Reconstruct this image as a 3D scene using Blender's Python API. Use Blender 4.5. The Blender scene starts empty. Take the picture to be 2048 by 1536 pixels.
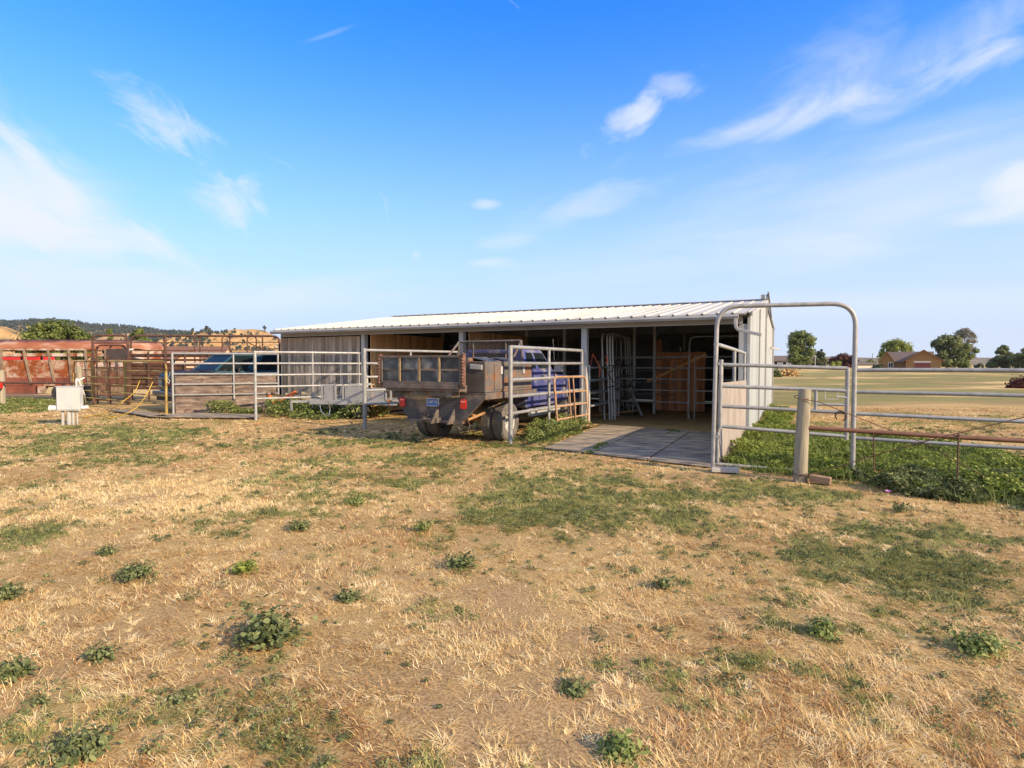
import bpy, math, random
import numpy as np
from mathutils import Vector, Matrix
R = math.radians
random.seed(7)
scn = bpy.context.scene
COL = scn.collection

# ------------------------------------------------------------------ camera
F = 1160.0; HOR = 728.0; EYE = 1.65
PITCH = math.atan((768 - HOR) / F)
cd = bpy.data.cameras.new("camera"); cam = bpy.data.objects.new("camera", cd); COL.objects.link(cam)
cd.sensor_width = 36; cd.lens = 36 * F / 2048; cd.clip_end = 9000; cd.clip_start = 0.05
cam.location = (0, 0, EYE); cam.rotation_euler = (R(90) - PITCH, 0, 0)
scn.camera = cam

# ------------------------------------------------------------------ sun, sky, exposure
SUN_EL = 27.0
SUN_DIR = Vector((0.8 * math.cos(R(SUN_EL)), -0.6 * math.cos(R(SUN_EL)), math.sin(R(SUN_EL))))
sl = bpy.data.lights.new("sun", 'SUN'); so = bpy.data.objects.new("sun", sl); COL.objects.link(so)
sl.energy = 5.0; sl.angle = R(0.5); sl.color = (1.0, 0.79, 0.54)
so.rotation_euler = SUN_DIR.to_track_quat('Z', 'Y').to_euler()
so.location = (20, -15, 20)
scn.view_settings.view_transform = 'Standard'; scn.view_settings.look = 'None'
scn.view_settings.exposure = 0.60; scn.view_settings.gamma = 1

w = bpy.data.worlds.new("World"); scn.world = w; w.use_nodes = True
nt = w.node_tree; N = nt.nodes; L = nt.links
for n in list(N): N.remove(n)
def _in(nt, sock, v):
    if v is None: return
    if hasattr(v, 'is_linked') or isinstance(v, bpy.types.NodeSocket): nt.links.new(v, sock)
    else: sock.default_value = v
def Mth(nt, op, a, b=None, c=None, clamp=False):
    n = nt.nodes.new('ShaderNodeMath'); n.operation = op; n.use_clamp = clamp
    _in(nt, n.inputs[0], a); _in(nt, n.inputs[1], b)
    if c is not None: _in(nt, n.inputs[2], c)
    return n.outputs[0]
def MixC(nt, fac, a, b, mode='MIX'):
    n = nt.nodes.new('ShaderNodeMix'); n.data_type = 'RGBA'; n.blend_type = mode; n.clamp_factor = True
    _in(nt, n.inputs[0], fac)
    for s, v in ((n.inputs[6], a), (n.inputs[7], b)):
        if isinstance(v, tuple) and len(v) == 3: v = v + (1,)
        _in(nt, s, v)
    return n.outputs[2]
def Noise(nt, vec, scale, detail=4, rough=.55, dist=0.0):
    n = nt.nodes.new('ShaderNodeTexNoise')
    if vec is not None: nt.links.new(vec, n.inputs['Vector'])
    n.inputs['Scale'].default_value = scale; n.inputs['Detail'].default_value = detail
    n.inputs['Roughness'].default_value = rough; n.inputs['Distortion'].default_value = dist
    return n.outputs['Fac']
def Ramp(nt, fac, stops):
    n = nt.nodes.new('ShaderNodeValToRGB'); nt.links.new(fac, n.inputs[0])
    cr = n.color_ramp
    while len(cr.elements) < len(stops): cr.elements.new(0.5)
    for e, (p, c) in zip(cr.elements, stops):
        e.position = p
        e.color = (c, c, c, 1) if not isinstance(c, tuple) else (c + (1,) if len(c) == 3 else c)
    return n.outputs[0]
def MapR(nt, v, a, b, c=0.0, d=1.0, smooth=False):
    n = nt.nodes.new('ShaderNodeMapRange'); n.clamp = True
    if smooth: n.interpolation_type = 'SMOOTHSTEP'
    nt.links.new(v, n.inputs[0])
    for i, x in zip((1, 2, 3, 4), (a, b, c, d)): n.inputs[i].default_value = x
    return n.outputs[0]

sky = N.new('ShaderNodeTexSky'); sky.sky_type = 'NISHITA'; sky.sun_disc = False
sky.sun_elevation = R(SUN_EL); sky.sun_rotation = math.atan2(0.8, -0.6)
sky.air_density = 1.0; sky.dust_density = 0.6; sky.ozone_density = 2.5; sky.altitude = 1100
tc = N.new('ShaderNodeTexCoord'); sep = N.new('ShaderNodeSeparateXYZ'); L.new(tc.outputs['Generated'], sep.inputs[0])
az = Mth(nt, 'ARCTAN2', sep.outputs[0], sep.outputs[1])
el = Mth(nt, 'ARCSINE', sep.outputs[2])
def noise2(su, sv, ang, scale, detail, rough, dist, off=0):
    ca, sa = math.cos(R(ang)), math.sin(R(ang))
    a = Mth(nt, 'MULTIPLY', Mth(nt, 'ADD', Mth(nt, 'MULTIPLY', az, ca), Mth(nt, 'MULTIPLY', el, sa)), su)
    b = Mth(nt, 'MULTIPLY', Mth(nt, 'SUBTRACT', Mth(nt, 'MULTIPLY', el, ca), Mth(nt, 'MULTIPLY', az, sa)), sv)
    c = N.new('ShaderNodeCombineXYZ'); L.new(a, c.inputs[0]); L.new(b, c.inputs[1]); c.inputs[2].default_value = off
    return Noise(nt, c.outputs[0], scale, detail, rough, dist)
nz_a = noise2(1.0, 2.4, 14, 6.0, 11, .64, 1.0, 0.0)      # swirled wisps
nz_b = noise2(1.0, 2.2, -26, 7.0, 11, .66, .8, 4.0)      # down-right streaks
nz_c = noise2(1.0, 5.0, 6, 2.6, 8, .55, .5, 9.0)       # long flat veils
def azel(px, py):
    u = (px - 1024) / F; v = (HOR - py) / F
    return math.atan(u), math.atan(v / math.sqrt(1 + u * u))
clouds = [ # px, py, rx, ry, tilt (deg, + = rises to the right), strength, noise, noise amount, softness
    (-30, 370, 420, 150, -22, 1.5, nz_b, 2.0, 1.15), (150, 465, 340, 60, -6, 1.1, nz_b, 2.2, 1.1), (20, 470, 300, 90, 0, .9, nz_c, 1.5, .9),
    (60, 270, 220, 50, -35, .6, nz_b, 2.0, 1.1), (80, 400, 380, 130, -18, .7, nz_c, 1.0, 1.1),
    (315, 245, 120, 46, -34, 1.1, nz_b, 3.0, 1.15), (455, 405, 100, 52, -14, 1.1, nz_b, 2.8, 1.1),
    (1240, 262, 95, 32, 24, .9, nz_a, 2.6, 1.1), (1335, 180, 70, 30, -12, .55, nz_a, 2.8, 1.0), (1285, 225, 40, 30, 50, .7, nz_a, 2.0, .9),
    (1560, 250, 380, 34, 8, .60, nz_a, 1.3, .9), (1650, 205, 420, 60, 16, .40, nz_a, 1.2, 1.1), (1850, 270, 380, 50, 5, .45, nz_c, 1.4, 1.0), (1800, 200, 280, 46, 16, .45, nz_a, 1.9, 1.0), (1620, 170, 240, 70, 30, .28, nz_a, 1.8, 1.1), (1930, 110, 240, 70, 28, .34, nz_a, 2.0, 1.1),
    (1750, 400, 700, 150, 5, .75, nz_c, 1.2, 1.2), (2040, 365, 110, 48, 14, 1.3, nz_a, 2.0, .7), (1990, 430, 200, 34, 4, .9, nz_c, 1.6, .8),
    (1130, 425, 190, 40, 16, .40, nz_a, 2.4, 1.0), (972, 411, 42, 14, 0, .7, nz_a, 1.4, .8), (985, 528, 70, 14, 2, .5, nz_a, 1.4, .8), (1010, 485, 90, 22, 8, .35, nz_a, 2.0, .9),
    (665, 82, 85, 6, 22, .16, nz_a, .9, .8), (1500, 500, 700, 70, 3, .45, nz_c, 1.8, 1.1), (300, 590, 620, 70, 2, .8, nz_c, 1.5, 1.0),
    (1700, 610, 900, 40, 0, .5, nz_c, 1.3, .9)]
tot = None
for (px, py, rx, ry, tl, st, nz, lo, hi) in clouds:
    a0, e0 = azel(px, py); k = math.cos(a0) ** 2
    rxx = rx / F * max(k, .55); ryy = ry / F * max(math.cos(a0), .7)
    ca, sa = math.cos(R(tl)), math.sin(R(tl))
    da = Mth(nt, 'SUBTRACT', az, a0); de = Mth(nt, 'SUBTRACT', el, e0)
    p = Mth(nt, 'DIVIDE', Mth(nt, 'ADD', Mth(nt, 'MULTIPLY', da, ca), Mth(nt, 'MULTIPLY', de, sa)), rxx)
    q = Mth(nt, 'DIVIDE', Mth(nt, 'SUBTRACT', Mth(nt, 'MULTIPLY', de, ca), Mth(nt, 'MULTIPLY', da, sa)), ryy)
    d2 = Mth(nt, 'ADD', Mth(nt, 'MULTIPLY', p, p), Mth(nt, 'MULTIPLY', q, q))
    g = Mth(nt, 'EXPONENT', Mth(nt, 'MULTIPLY', d2, -0.9))
    m = MapR(nt, Mth(nt, 'ADD', g, Mth(nt, 'MULTIPLY', Mth(nt, 'SUBTRACT', nz, .5), lo)), .40, .40 + hi, 0, 1, True)
    v = Mth(nt, 'MULTIPLY', m, st)
    tot = v if tot is None else Mth(nt, 'ADD', tot, v)
cl0 = Mth(nt, 'SUBTRACT', 1.0, Mth(nt, 'EXPONENT', Mth(nt, 'MULTIPLY', tot, -1.25)))
hs = N.new('ShaderNodeHueSaturation'); hs.inputs['Saturation'].default_value = 1.35; hs.inputs['Hue'].default_value = .492
L.new(sky.outputs[0], hs.inputs['Color'])
tint = MixC(nt, 1.0, hs.outputs[0], (0.012, 1.42, 2.35), 'MULTIPLY')
band = MapR(nt, el, 0.0, R(36), 1.0, 0.0)
band = Mth(nt, 'EXPONENT', Mth(nt, 'MULTIPLY', Mth(nt, 'POWER', Mth(nt, 'DIVIDE', Mth(nt, 'MAXIMUM', el, 0.0), R(17.5)), 2.0), -1.0))
front = MapR(nt, Mth(nt, 'ABSOLUTE', az), R(58), R(100), 0.0, 1.0, True); high = MapR(nt, el, R(40), R(62), 0.0, 1.0, True)
fill_veil = Mth(nt, 'MULTIPLY', Mth(nt, 'MAXIMUM', front, high), .58)   # unseen pale veil added behind and overhead to brighten and neutralise ambient light
pale = MixC(nt, Mth(nt, 'MULTIPLY', band, .97), tint, (4.5, 4.9, 6.0))
cl = Mth(nt, 'MAXIMUM', cl0, fill_veil)
skyc = MixC(nt, cl, pale, (5.5, 5.75, 6.1))
bg = N.new('ShaderNodeBackground'); bg.inputs['Strength'].default_value = 0.108
L.new(skyc, bg.inputs['Color'])
wo = N.new('ShaderNodeOutputWorld'); L.new(bg.outputs[0], wo.inputs['Surface'])

# ------------------------------------------------------------------ helpers
def G(px, py, z=0.0):
    """ground point seen at a photograph pixel (used to survey the site)"""
    cp, sp = math.cos(PITCH), math.sin(PITCH)
    dx = (px - 1024); up = (768 - py)
    d = Vector((dx, F * cp + up * sp, -F * sp + up * cp))
    t = (z - EYE) / d.z
    return Vector((d.x * t, d.y * t, z))
def X_(px, Y): return (px - 1024) / F * Y
def Z_(py, Y): return EYE + (HOR - py) / F * Y

class MB:
    def __init__(s): s.v = []; s.f = []; s.t = []; s.tone = .5
    def add(s, vs, fs, tone=None):
        b = len(s.v); s.v += [tuple(p) for p in vs]
        tn = s.tone if tone is None else tone
        for f in fs: s.f.append(tuple(b + i for i in f)); s.t.append(tn)
        return s
    def box(s, x0, x1, y0, y1, z0, z1, tone=None):
        vs = [(x, y, z) for z in (z0, z1) for y in (y0, y1) for x in (x0, x1)]
        return s.add(vs, [(0, 2, 3, 1), (4, 5, 7, 6), (0, 1, 5, 4), (2, 6, 7, 3), (0, 4, 6, 2), (1, 3, 7, 5)], tone)
    def beam(s, p0, p1, wd, ht, up=(0, 0, 1), tone=None):
        p0 = Vector(p0); p1 = Vector(p1); d = (p1 - p0).normalized(); u = Vector(up)
        a = d.cross(u)
        if a.length < 1e-4: a = d.cross(Vector((1, 0, 0)))
        a.normalize(); b = a.cross(d).normalized()
        a *= wd / 2; b *= ht / 2
        vs = [p0 - a - b, p0 + a - b, p0 + a + b, p0 - a + b, p1 - a - b, p1 + a - b, p1 + a + b, p1 - a + b]
        return s.add(vs, [(3, 2, 1, 0), (4, 5, 6, 7), (0, 1, 5, 4), (1, 2, 6, 5), (2, 3, 7, 6), (3, 0, 4, 7)], tone)
    def tube(s, pts, r, n=10, tone=None, r1=None, close=False):
        P = [Vector(p) for p in pts]; m = len(P); rings = []
        T = []
        for i in range(m):
            if close: t = P[(i + 1) % m] - P[i - 1]
            else: t = (P[min(i + 1, m - 1)] - P[max(i - 1, 0)])
            T.append(t.normalized())
        a = T[0].cross(Vector((0, 0, 1)))
        if a.length < .05: a = T[0].cross(Vector((1, 0, 0)))
        a.normalize(); vs = []
        for i in range(m):
            a = (a - T[i] * a.dot(T[i])).normalized(); b = T[i].cross(a)
            rr = r if r1 is None else r + (r1 - r) * i / (m - 1)
            for k in range(n):
                th = 2 * math.pi * k / n
                vs.append(P[i] + (a * math.cos(th) + b * math.sin(th)) * rr)
        fs = []
        for i in range(m if close else m - 1):
            j = (i + 1) % m
            for k in range(n):
                fs.append((i * n + k, i * n + (k + 1) % n, j * n + (k + 1) % n, j * n + k))
        if not close: fs += [tuple(range(n - 1, -1, -1)), tuple((m - 1) * n + k for k in range(n))]
        return s.add(vs, fs, tone)
    def prism(s, poly, fn, a, b, tone=None):
        """poly: 2-d points; fn(p, q, t) -> 3-d; extruded from t=a to t=b"""
        n = len(poly)
        vs = [fn(p, q, a) for p, q in poly] + [fn(p, q, b) for p, q in poly]
        fs = [tuple(range(n - 1, -1, -1)), tuple(range(n, 2 * n))]
        fs += [(i, (i + 1) % n, n + (i + 1) % n, n + i) for i in range(n)]
        return s.add(vs, fs, tone)
    def lathe(s, prof, c, axis='x', n=28, tone=None):
        vs = []; m = len(prof)
        for (r, h) in prof:
            for k in range(n):
                th = 2 * math.pi * k / n; q, p = r * math.cos(th), r * math.sin(th)
                vs.append((c[0] + h, c[1] + q, c[2] + p) if axis == 'x' else (c[0] + q, c[1] + p, c[2] + h))
        fs = []
        for i in range(m - 1):
            for k in range(n):
                fs.append((i * n + k, i * n + (k + 1) % n, (i + 1) * n + (k + 1) % n, (i + 1) * n + k))
        if prof[0][0] > 1e-6: fs.append(tuple(range(n)))
        if prof[-1][0] > 1e-6: fs.append(tuple((m - 1) * n + k for k in range(n)))
        return s.add(vs, fs, tone)
    def quad(s, pts, th=None, tone=None):
        """a flat plate with thickness th behind its face"""
        P = [Vector(p) for p in pts]; n = len(P)
        nn = (P[1] - P[0]).cross(P[2] - P[0]).normalized()
        if th is None: return s.add(P, [tuple(range(n))], tone)
        Q = [p - nn * th for p in P]
        fs = [tuple(range(n)), tuple(range(2 * n - 1, n - 1, -1))] + [(i, n + i, n + (i + 1) % n, (i + 1) % n) for i in range(n)]
        return s.add(P + Q, fs, tone)
    def build(s, name, mat, parent=None, smooth=False, bevel=None, loc=None, angle=35):
        me = bpy.data.meshes.new(name); me.from_pydata(s.v, [], s.f)
        me.materials.append(mat)
        at = me.attributes.new('tone', 'FLOAT', 'FACE'); at.data.foreach_set('value', s.t)
        if smooth:
            me.polygons.foreach_set('use_smooth', [True] * len(me.polygons))
            try: me.set_sharp_from_angle(angle=R(angle))
            except Exception: pass
        o = bpy.data.objects.new(name, me); COL.objects.link(o)
        if parent is not None: o.parent = parent
        if loc is not None: o.location = loc
        if bevel:
            m = o.modifiers.new('bevel', 'BEVEL'); m.width = bevel; m.segments = 2; m.limit_method = 'ANGLE'; m.angle_limit = R(40)
            m.harden_normals = False
        return o

def thing(name, label, cat, loc=(0, 0, 0), rz=0.0, group=None):
    o = bpy.data.objects.new(name, None); COL.objects.link(o); o.empty_display_size = .2
    o.location = loc; o.rotation_euler = (0, 0, rz); o['label'] = label; o['category'] = cat
    if group: o['group'] = group
    return o
def tag(o, label, cat, group=None, kind=None):
    o['label'] = label; o['category'] = cat
    if group: o['group'] = group
    if kind: o['kind'] = kind
    return o
def struct(o): o['kind'] = 'structure'; return o
def copy_tree(root, loc=None, rz=None, label=None):
    c = root.copy(); COL.objects.link(c)
    for ch in list(root.children):
        d = ch.copy(); COL.objects.link(d); d.parent = c
        for g in list(ch.children):
            e = g.copy(); COL.objects.link(e); e.parent = d
    if loc is not None: c.location = loc
    if rz is not None: c.rotation_euler = (0, 0, rz)
    if label: c['label'] = label
    return c
def round_path(pts, r, n=6, flags=None):
    P = [Vector(p) for p in pts]; out = [P[0]]
    for i in range(1, len(P) - 1):
        a = (P[i - 1] - P[i]); b = (P[i + 1] - P[i])
        rr = min(r, a.length * .49, b.length * .49)
        s = P[i] + a.normalized() * rr; e = P[i] + b.normalized() * rr
        for k in range(n + 1):
            t = k / n; out.append((1 - t) ** 2 * s + 2 * t * (1 - t) * P[i] + t * t * e)
    out.append(P[-1]); return out

# ------------------------------------------------------------------ materials
def mat(name, c1, c2=None, c3=None, rough=.7, metal=0.0, scale=4.0, stretch=(1, 1, 1), bump=.15, bscale=None,
        tone=.35, rust=None, rust_amt=.5, rust_scale=2.0, spec=.4, extra=None, detail=6, bdist=.01):
    m = bpy.data.materials.new(name); m.use_nodes = True; t = m.node_tree
    b = t.nodes['Principled BSDF']; b.inputs['Roughness'].default_value = rough; b.inputs['Metallic'].default_value = metal
    b.inputs['Specular IOR Level'].default_value = spec
    tcn = t.nodes.new('ShaderNodeTexCoord'); mp = t.nodes.new('ShaderNodeMapping')
    t.links.new(tcn.outputs['Object'], mp.inputs[0]); mp.inputs['Scale'].default_value = stretch
    at = t.nodes.new('ShaderNodeAttribute'); at.attribute_name = 'tone'
    off = t.nodes.new('ShaderNodeVectorMath'); off.operation = 'MULTIPLY_ADD'
    t.links.new(at.outputs['Fac'], off.inputs[0]); off.inputs[1].default_value = (37.3, 21.7, 13.1); t.links.new(mp.outputs[0], off.inputs[2])
    vec = off.outputs[0]
    c2 = c2 or c1; c3 = c3 or c2
    nz = Noise(t, vec, scale, detail, .6)
    col = Ramp(t, nz, [(.3, c1), (.5, c2), (.72, c3)])
    if tone:
        tv = MapR(t, at.outputs['Fac'], 0, 1, 1 - tone, 1 + tone)
        col = MixC(t, 1.0, col, None, 'MULTIPLY') if False else _mulv(t, col, tv)
    if rust is not None:
        rn = Noise(t, vec, rust_scale, 8, .68)
        rm = MapR(t, rn, 1 - rust_amt - .05, 1 - rust_amt + .08)
        rr = Ramp(t, Noise(t, vec, rust_scale * 5, 4), [(.3, tuple(x * .6 for x in rust)), (.65, rust)])
        col = MixC(t, rm, col, rr)
        rf = Mth(t, 'MULTIPLY_ADD', rm, .35, rough, clamp=True); t.links.new(rf, b.inputs['Roughness'])
        if metal: t.links.new(Mth(t, 'MULTIPLY', Mth(t, 'SUBTRACT', 1.0, rm), metal), b.inputs['Metallic'])
    if extra: col = extra(t, tcn, col, b)
    t.links.new(col, b.inputs['Base Color'])
    if bump:
        bn = t.nodes.new('ShaderNodeBump'); bn.inputs['Strength'].default_value = bump; bn.inputs['Distance'].default_value = bdist
        t.links.new(Noise(t, vec, bscale or scale * 4, 5, .6), bn.inputs['Height']); t.links.new(bn.outputs[0], b.inputs['Normal'])
    return m
def _mulv(t, col, v):
    n = t.nodes.new('ShaderNodeVectorMath'); n.operation = 'SCALE'
    t.links.new(col, n.inputs[0]); t.links.new(v, n.inputs['Scale']); return n.outputs[0]

M = {}
M['galv'] = mat('galvanised_pipe', (.25, .25, .245), (.33, .325, .31), (.42, .405, .38), rough=.5, metal=.2, scale=9, bump=.08, tone=.15,
                rust=(.22, .09, .03), rust_amt=.26, rust_scale=3.2)
M['galv_lit'] = mat('lit_galvanised_pipe', (.44, .43, .41), (.52, .51, .48), (.6, .58, .54), rough=.5, metal=.1, scale=9, bump=.06, tone=.1)  # paler copy of galv; light on the stacked panels put into its colour
M['galv_dk'] = mat('dull_galvanised_pipe', (.22, .22, .215), (.30, .295, .285), (.38, .37, .35), rough=.5, metal=.4, scale=9, bump=.08, tone=.15,
                   rust=(.2, .09, .04), rust_amt=.3, rust_scale=3)
M['rust_tan'] = mat('tan_rusty_pipe', (.28, .15, .075), (.38, .22, .12), (.46, .31, .19), rough=.8, scale=14, bump=.3, tone=.1,
                    rust=(.2, .07, .025), rust_amt=.36, rust_scale=6)
M['rust_brown'] = mat('dark_rusty_steel', (.055, .03, .022), (.10, .05, .034), (.155, .08, .052), rough=.85, scale=6, bump=.35, tone=.3)
M['rust_mix'] = mat('rusted_dark_steel', (.075, .065, .06), (.12, .10, .085), (.19, .15, .12), rough=.7, scale=5, bump=.3, tone=.2,
                    rust=(.20, .085, .04), rust_amt=.42, rust_scale=4)
M['yellow_rust'] = mat('faded_yellow_pipe', (.34, .23, .06), (.46, .33, .09), (.5, .38, .12), rough=.7, scale=8, bump=.2, tone=.25,
                       rust=(.14, .07, .03), rust_amt=.48, rust_scale=1.7)
M['brown_pipe'] = mat('brown_pipe', (.12, .055, .03), (.17, .08, .045), (.2, .1, .06), rough=.6, scale=6, bump=.1, tone=.2)
def _grad(lo, hi, colr, amt, axis=2):
    def fn(t, tcn, col, b):
        sp = t.nodes.new('ShaderNodeSeparateXYZ'); t.links.new(tcn.outputs['Object'], sp.inputs[0])
        nn = Noise(t, tcn.outputs['Object'], 1.4, 4)
        zz = Mth(t, 'ADD', sp.outputs[axis], Mth(t, 'MULTIPLY', Mth(t, 'SUBTRACT', nn, .5), 1.1))
        return MixC(t, Mth(t, 'MULTIPLY', MapR(t, zz, lo, hi), amt), col, colr)
    return fn
M['grey_wood'] = mat('weathered_grey_boards', (.095, .08, .068), (.27, .235, .195), (.47, .39, .30), rough=.9, scale=2.0, stretch=(9, 9, .9), bump=.5,
                     bscale=5, tone=.5, extra=_grad(1.7, 2.7, (.42, .29, .18), .7))
M['pine'] = mat('pine_boards', (.50, .24, .09), (.72, .42, .18), (.82, .55, .28), rough=.75, scale=1.6, stretch=(12, 12, .7), bump=.3, bscale=5, tone=.22)
M['pine_grey'] = mat('weathered_pine_boards', (.34, .2, .12), (.46, .3, .18), (.55, .38, .24), rough=.85, scale=1.6, stretch=(12, 12, .7), bump=.3, bscale=5, tone=.25)
M['streak_tan'] = mat('sun_streak_tan', (.45, .2, .07), (.6, .3, .12), (.68, .38, .17), rough=.75, scale=1.6, stretch=(.8, 12, 12), bump=.3, bscale=5, tone=.2)  # sunlight colour for the low streak behind the stacked panels
M['pine_red'] = mat('red_brown_pine_boards', (.36, .13, .05), (.56, .24, .10), (.68, .34, .16), rough=.75, scale=1.6, stretch=(12, 12, .7), bump=.3, bscale=5, tone=.35)
M['streak_or'] = mat('sun_streak_orange', (.66, .32, .10), (.8, .42, .15), rough=.7, scale=3, bump=.2)  # colour of the sunlight streak across the pine gate
M['plywood'] = mat('weathered_plywood', (.07, .048, .038), (.19, .138, .108), (.36, .275, .21), rough=.9, scale=2.4, stretch=(1.0, 1.0, 4.2), bump=.5, bscale=7, tone=.15,
                   extra=lambda t, tcn, col, b: MixC(t, MapR(t, Noise(t, tcn.outputs['Object'], 5, 2, .4), .66, .70), col, (.12, .07, .05)))
M['plywood_v'] = mat('worn_plywood', (.24, .20, .165), (.33, .28, .235), (.39, .33, .28), rough=.95, scale=2.4, stretch=(1, 1, .4), bump=.6, bscale=30, tone=.1, bdist=.006)
M['old_wood'] = mat('old_round_post', (.20, .17, .12), (.30, .26, .185), (.40, .35, .25), rough=.95, scale=2.5, stretch=(7, 7, .7), bump=.8, bscale=5, tone=.1)
M['roof'] = mat('cream_roof_metal', (.46, .41, .33), (.54, .49, .40), (.58, .54, .46), rough=.5, scale=.8, stretch=(2, .3, 1), bump=.03, tone=.05, rust=(.36, .31, .25), rust_amt=.32, rust_scale=1.2)
M['wall_metal'] = mat('pale_blue_wall_metal', (.28, .315, .33), (.36, .385, .39), (.43, .435, .425), rough=.5, scale=.7, stretch=(1, 1, .3), bump=.05, tone=.05)
M['gutter'] = mat('grey_gutter', (.30, .31, .32), (.36, .36, .36), (.42, .41, .39), rough=.5, scale=3, bump=.05, tone=.1)
M['trim_lt'] = mat('light_trim', (.34, .33, .31), (.42, .40, .37), rough=.5, scale=3, bump=.05, tone=.1)
M['post'] = mat('grey_painted_post', (.36, .36, .35), (.44, .44, .42), rough=.6, scale=4, bump=.1, tone=.1, rust=(.2, .12, .08), rust_amt=.25, rust_scale=2)
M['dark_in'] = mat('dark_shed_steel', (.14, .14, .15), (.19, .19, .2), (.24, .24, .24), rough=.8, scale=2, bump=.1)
M['soffit'] = mat('dusty_soffit', (.12, .09, .055), (.3, .24, .15), (.36, .3, .2), rough=.9, scale=22, bump=.2, detail=3)
M['rubber'] = mat('rubber', (.018, .018, .018), (.03, .029, .028), (.05, .046, .042), rough=.85, scale=6, bump=.2, tone=.2)
M['tyre'] = mat('dusty_tyre', (.08, .072, .062), (.13, .115, .096), (.19, .165, .13), rough=.9, scale=5, bump=.3, tone=.1)
M['mat'] = mat('dusty_rubber_mat', (.09, .085, .08), (.25, .205, .15), (.50, .38, .24), rough=.95, scale=2.2, stretch=(1, 2.5, 1), bump=.5, bscale=24, tone=.06)
M['blue'] = mat('faded_blue_paint', (.035, .042, .15), (.055, .065, .21), (.13, .13, .25), rough=.55, scale=1.6, bump=.08, tone=.1, spec=.35,
                rust=(.30, .28, .26), rust_amt=.43, rust_scale=1.5)
M['teal'] = mat('teal_car_paint', (.008, .04, .065), (.012, .055, .085), (.02, .07, .10), rough=.5, scale=2, bump=.02, tone=.05, spec=.3)
M['hood'] = mat('dull_dark_bonnet', (.018, .018, .025), (.028, .028, .036), (.05, .048, .05), rough=.75, scale=2, bump=.02, tone=.05, spec=.15)
M['chrome'] = mat('dull_chrome', (.42, .43, .44), (.55, .55, .54), rough=.3, metal=.85, scale=6, bump=.04, tone=.1)
M['black'] = mat('black_plastic', (.012, .012, .013), (.02, .02, .02), rough=.6, scale=6, bump=.05)
M['seat'] = mat('grey_green_seat', (.22, .27, .24), (.3, .35, .31), rough=.9, scale=8, bump=.2)
M['red'] = mat('red_plastic', (.45, .012, .01), (.55, .02, .015), rough=.25, scale=8, bump=.02, spec=.6)
M['orange'] = mat('orange_paint', (.5, .09, .02), (.62, .14, .035), (.68, .2, .06), rough=.6, scale=5, bump=.15, rust=(.2, .06, .025), rust_amt=.38, rust_scale=5)
M['amber'] = mat('amber_lens', (.7, .22, .02), rough=.3, bump=0)
M['alu'] = mat('aluminium', (.30, .30, .305), (.36, .36, .355), (.44, .43, .41), rough=.42, metal=.35, scale=4, bump=.08, tone=.12)
M['white'] = mat('white_plastic', (.66, .63, .57), (.74, .71, .66), rough=.5, scale=5, bump=.05, tone=.08)
M['box_grey'] = mat('grey_enamel', (.42, .44, .42), (.48, .49, .47), (.53, .53, .5), rough=.45, scale=3, bump=.05, tone=.05)
M['hose'] = mat('yellow_hose', (.48, .28, .02), (.58, .36, .04), rough=.5, scale=8, bump=.05)
M['green_pt'] = mat('dark_green_paint', (.02, .07, .045), (.03, .10, .065), rough=.5, scale=8, bump=.1, rust=(.08, .05, .03), rust_amt=.35)
M['cord_or'] = mat('orange_twine', (.6, .1, .04), (.7, .15, .06), rough=.8, scale=20)
M['purple'] = mat('purple_petal', (.5, .2, .5), (.6, .3, .6), rough=.7, scale=20)
M['concrete'] = mat('concrete', (.35, .32, .28), (.45, .41, .36), rough=.95, scale=9, bump=.4)
M['wood_block'] = mat('brown_wood_block', (.2, .12, .07), (.3, .19, .11), (.36, .24, .15), rough=.9, scale=4, stretch=(1, 6, 6), bump=.5, bscale=10)
M['livestock'] = mat('rusted_white_trailer_paint', (.36, .22, .13), (.52, .42, .33), (.60, .53, .45), rough=.7, scale=1.6, bump=.1, tone=.05,
                     rust=(.27, .07, .018), rust_amt=.53, rust_scale=1.1)
def _band(t, tcn, col):
    sp = t.nodes.new('ShaderNodeSeparateXYZ'); t.links.new(tcn.outputs['Object'], sp.inputs[0])
    zz = Mth(t, 'ADD', sp.outputs[2], Mth(t, 'MULTIPLY', Mth(t, 'SUBTRACT', Noise(t, tcn.outputs['Object'], 1.5, 5), .5), .25))
    return MixC(t, MapR(t, zz, 2.58, 2.70), col, (.085, .03, .026))
M['livestock_roof'] = mat('rusted_trailer_roof', (.22, .06, .028), (.32, .12, .06), (.46, .31, .23), rough=.8, scale=1.2, stretch=(.6, 1, 2.5), bump=.1, tone=.1,
                          extra=lambda t, tcn, col, b: _band(t, tcn, col))
M['hay'] = mat('dry_brush', (.25, .19, .1), (.36, .28, .15), rough=.95, scale=20, bump=.6)
M['bark'] = mat('bark', (.09, .07, .05), (.15, .12, .09), rough=.95, scale=6, stretch=(3, 3, .6), bump=.7)
def glass(name, col, rough=.08):
    m = mat(name, col, rough=rough, bump=0, spec=.35); return m
M['glass'] = glass('dark_car_glass', (.012, .018, .02)); M['glass'].node_tree.nodes['Principled BSDF'].inputs['IOR'].default_value = 1.25
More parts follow.
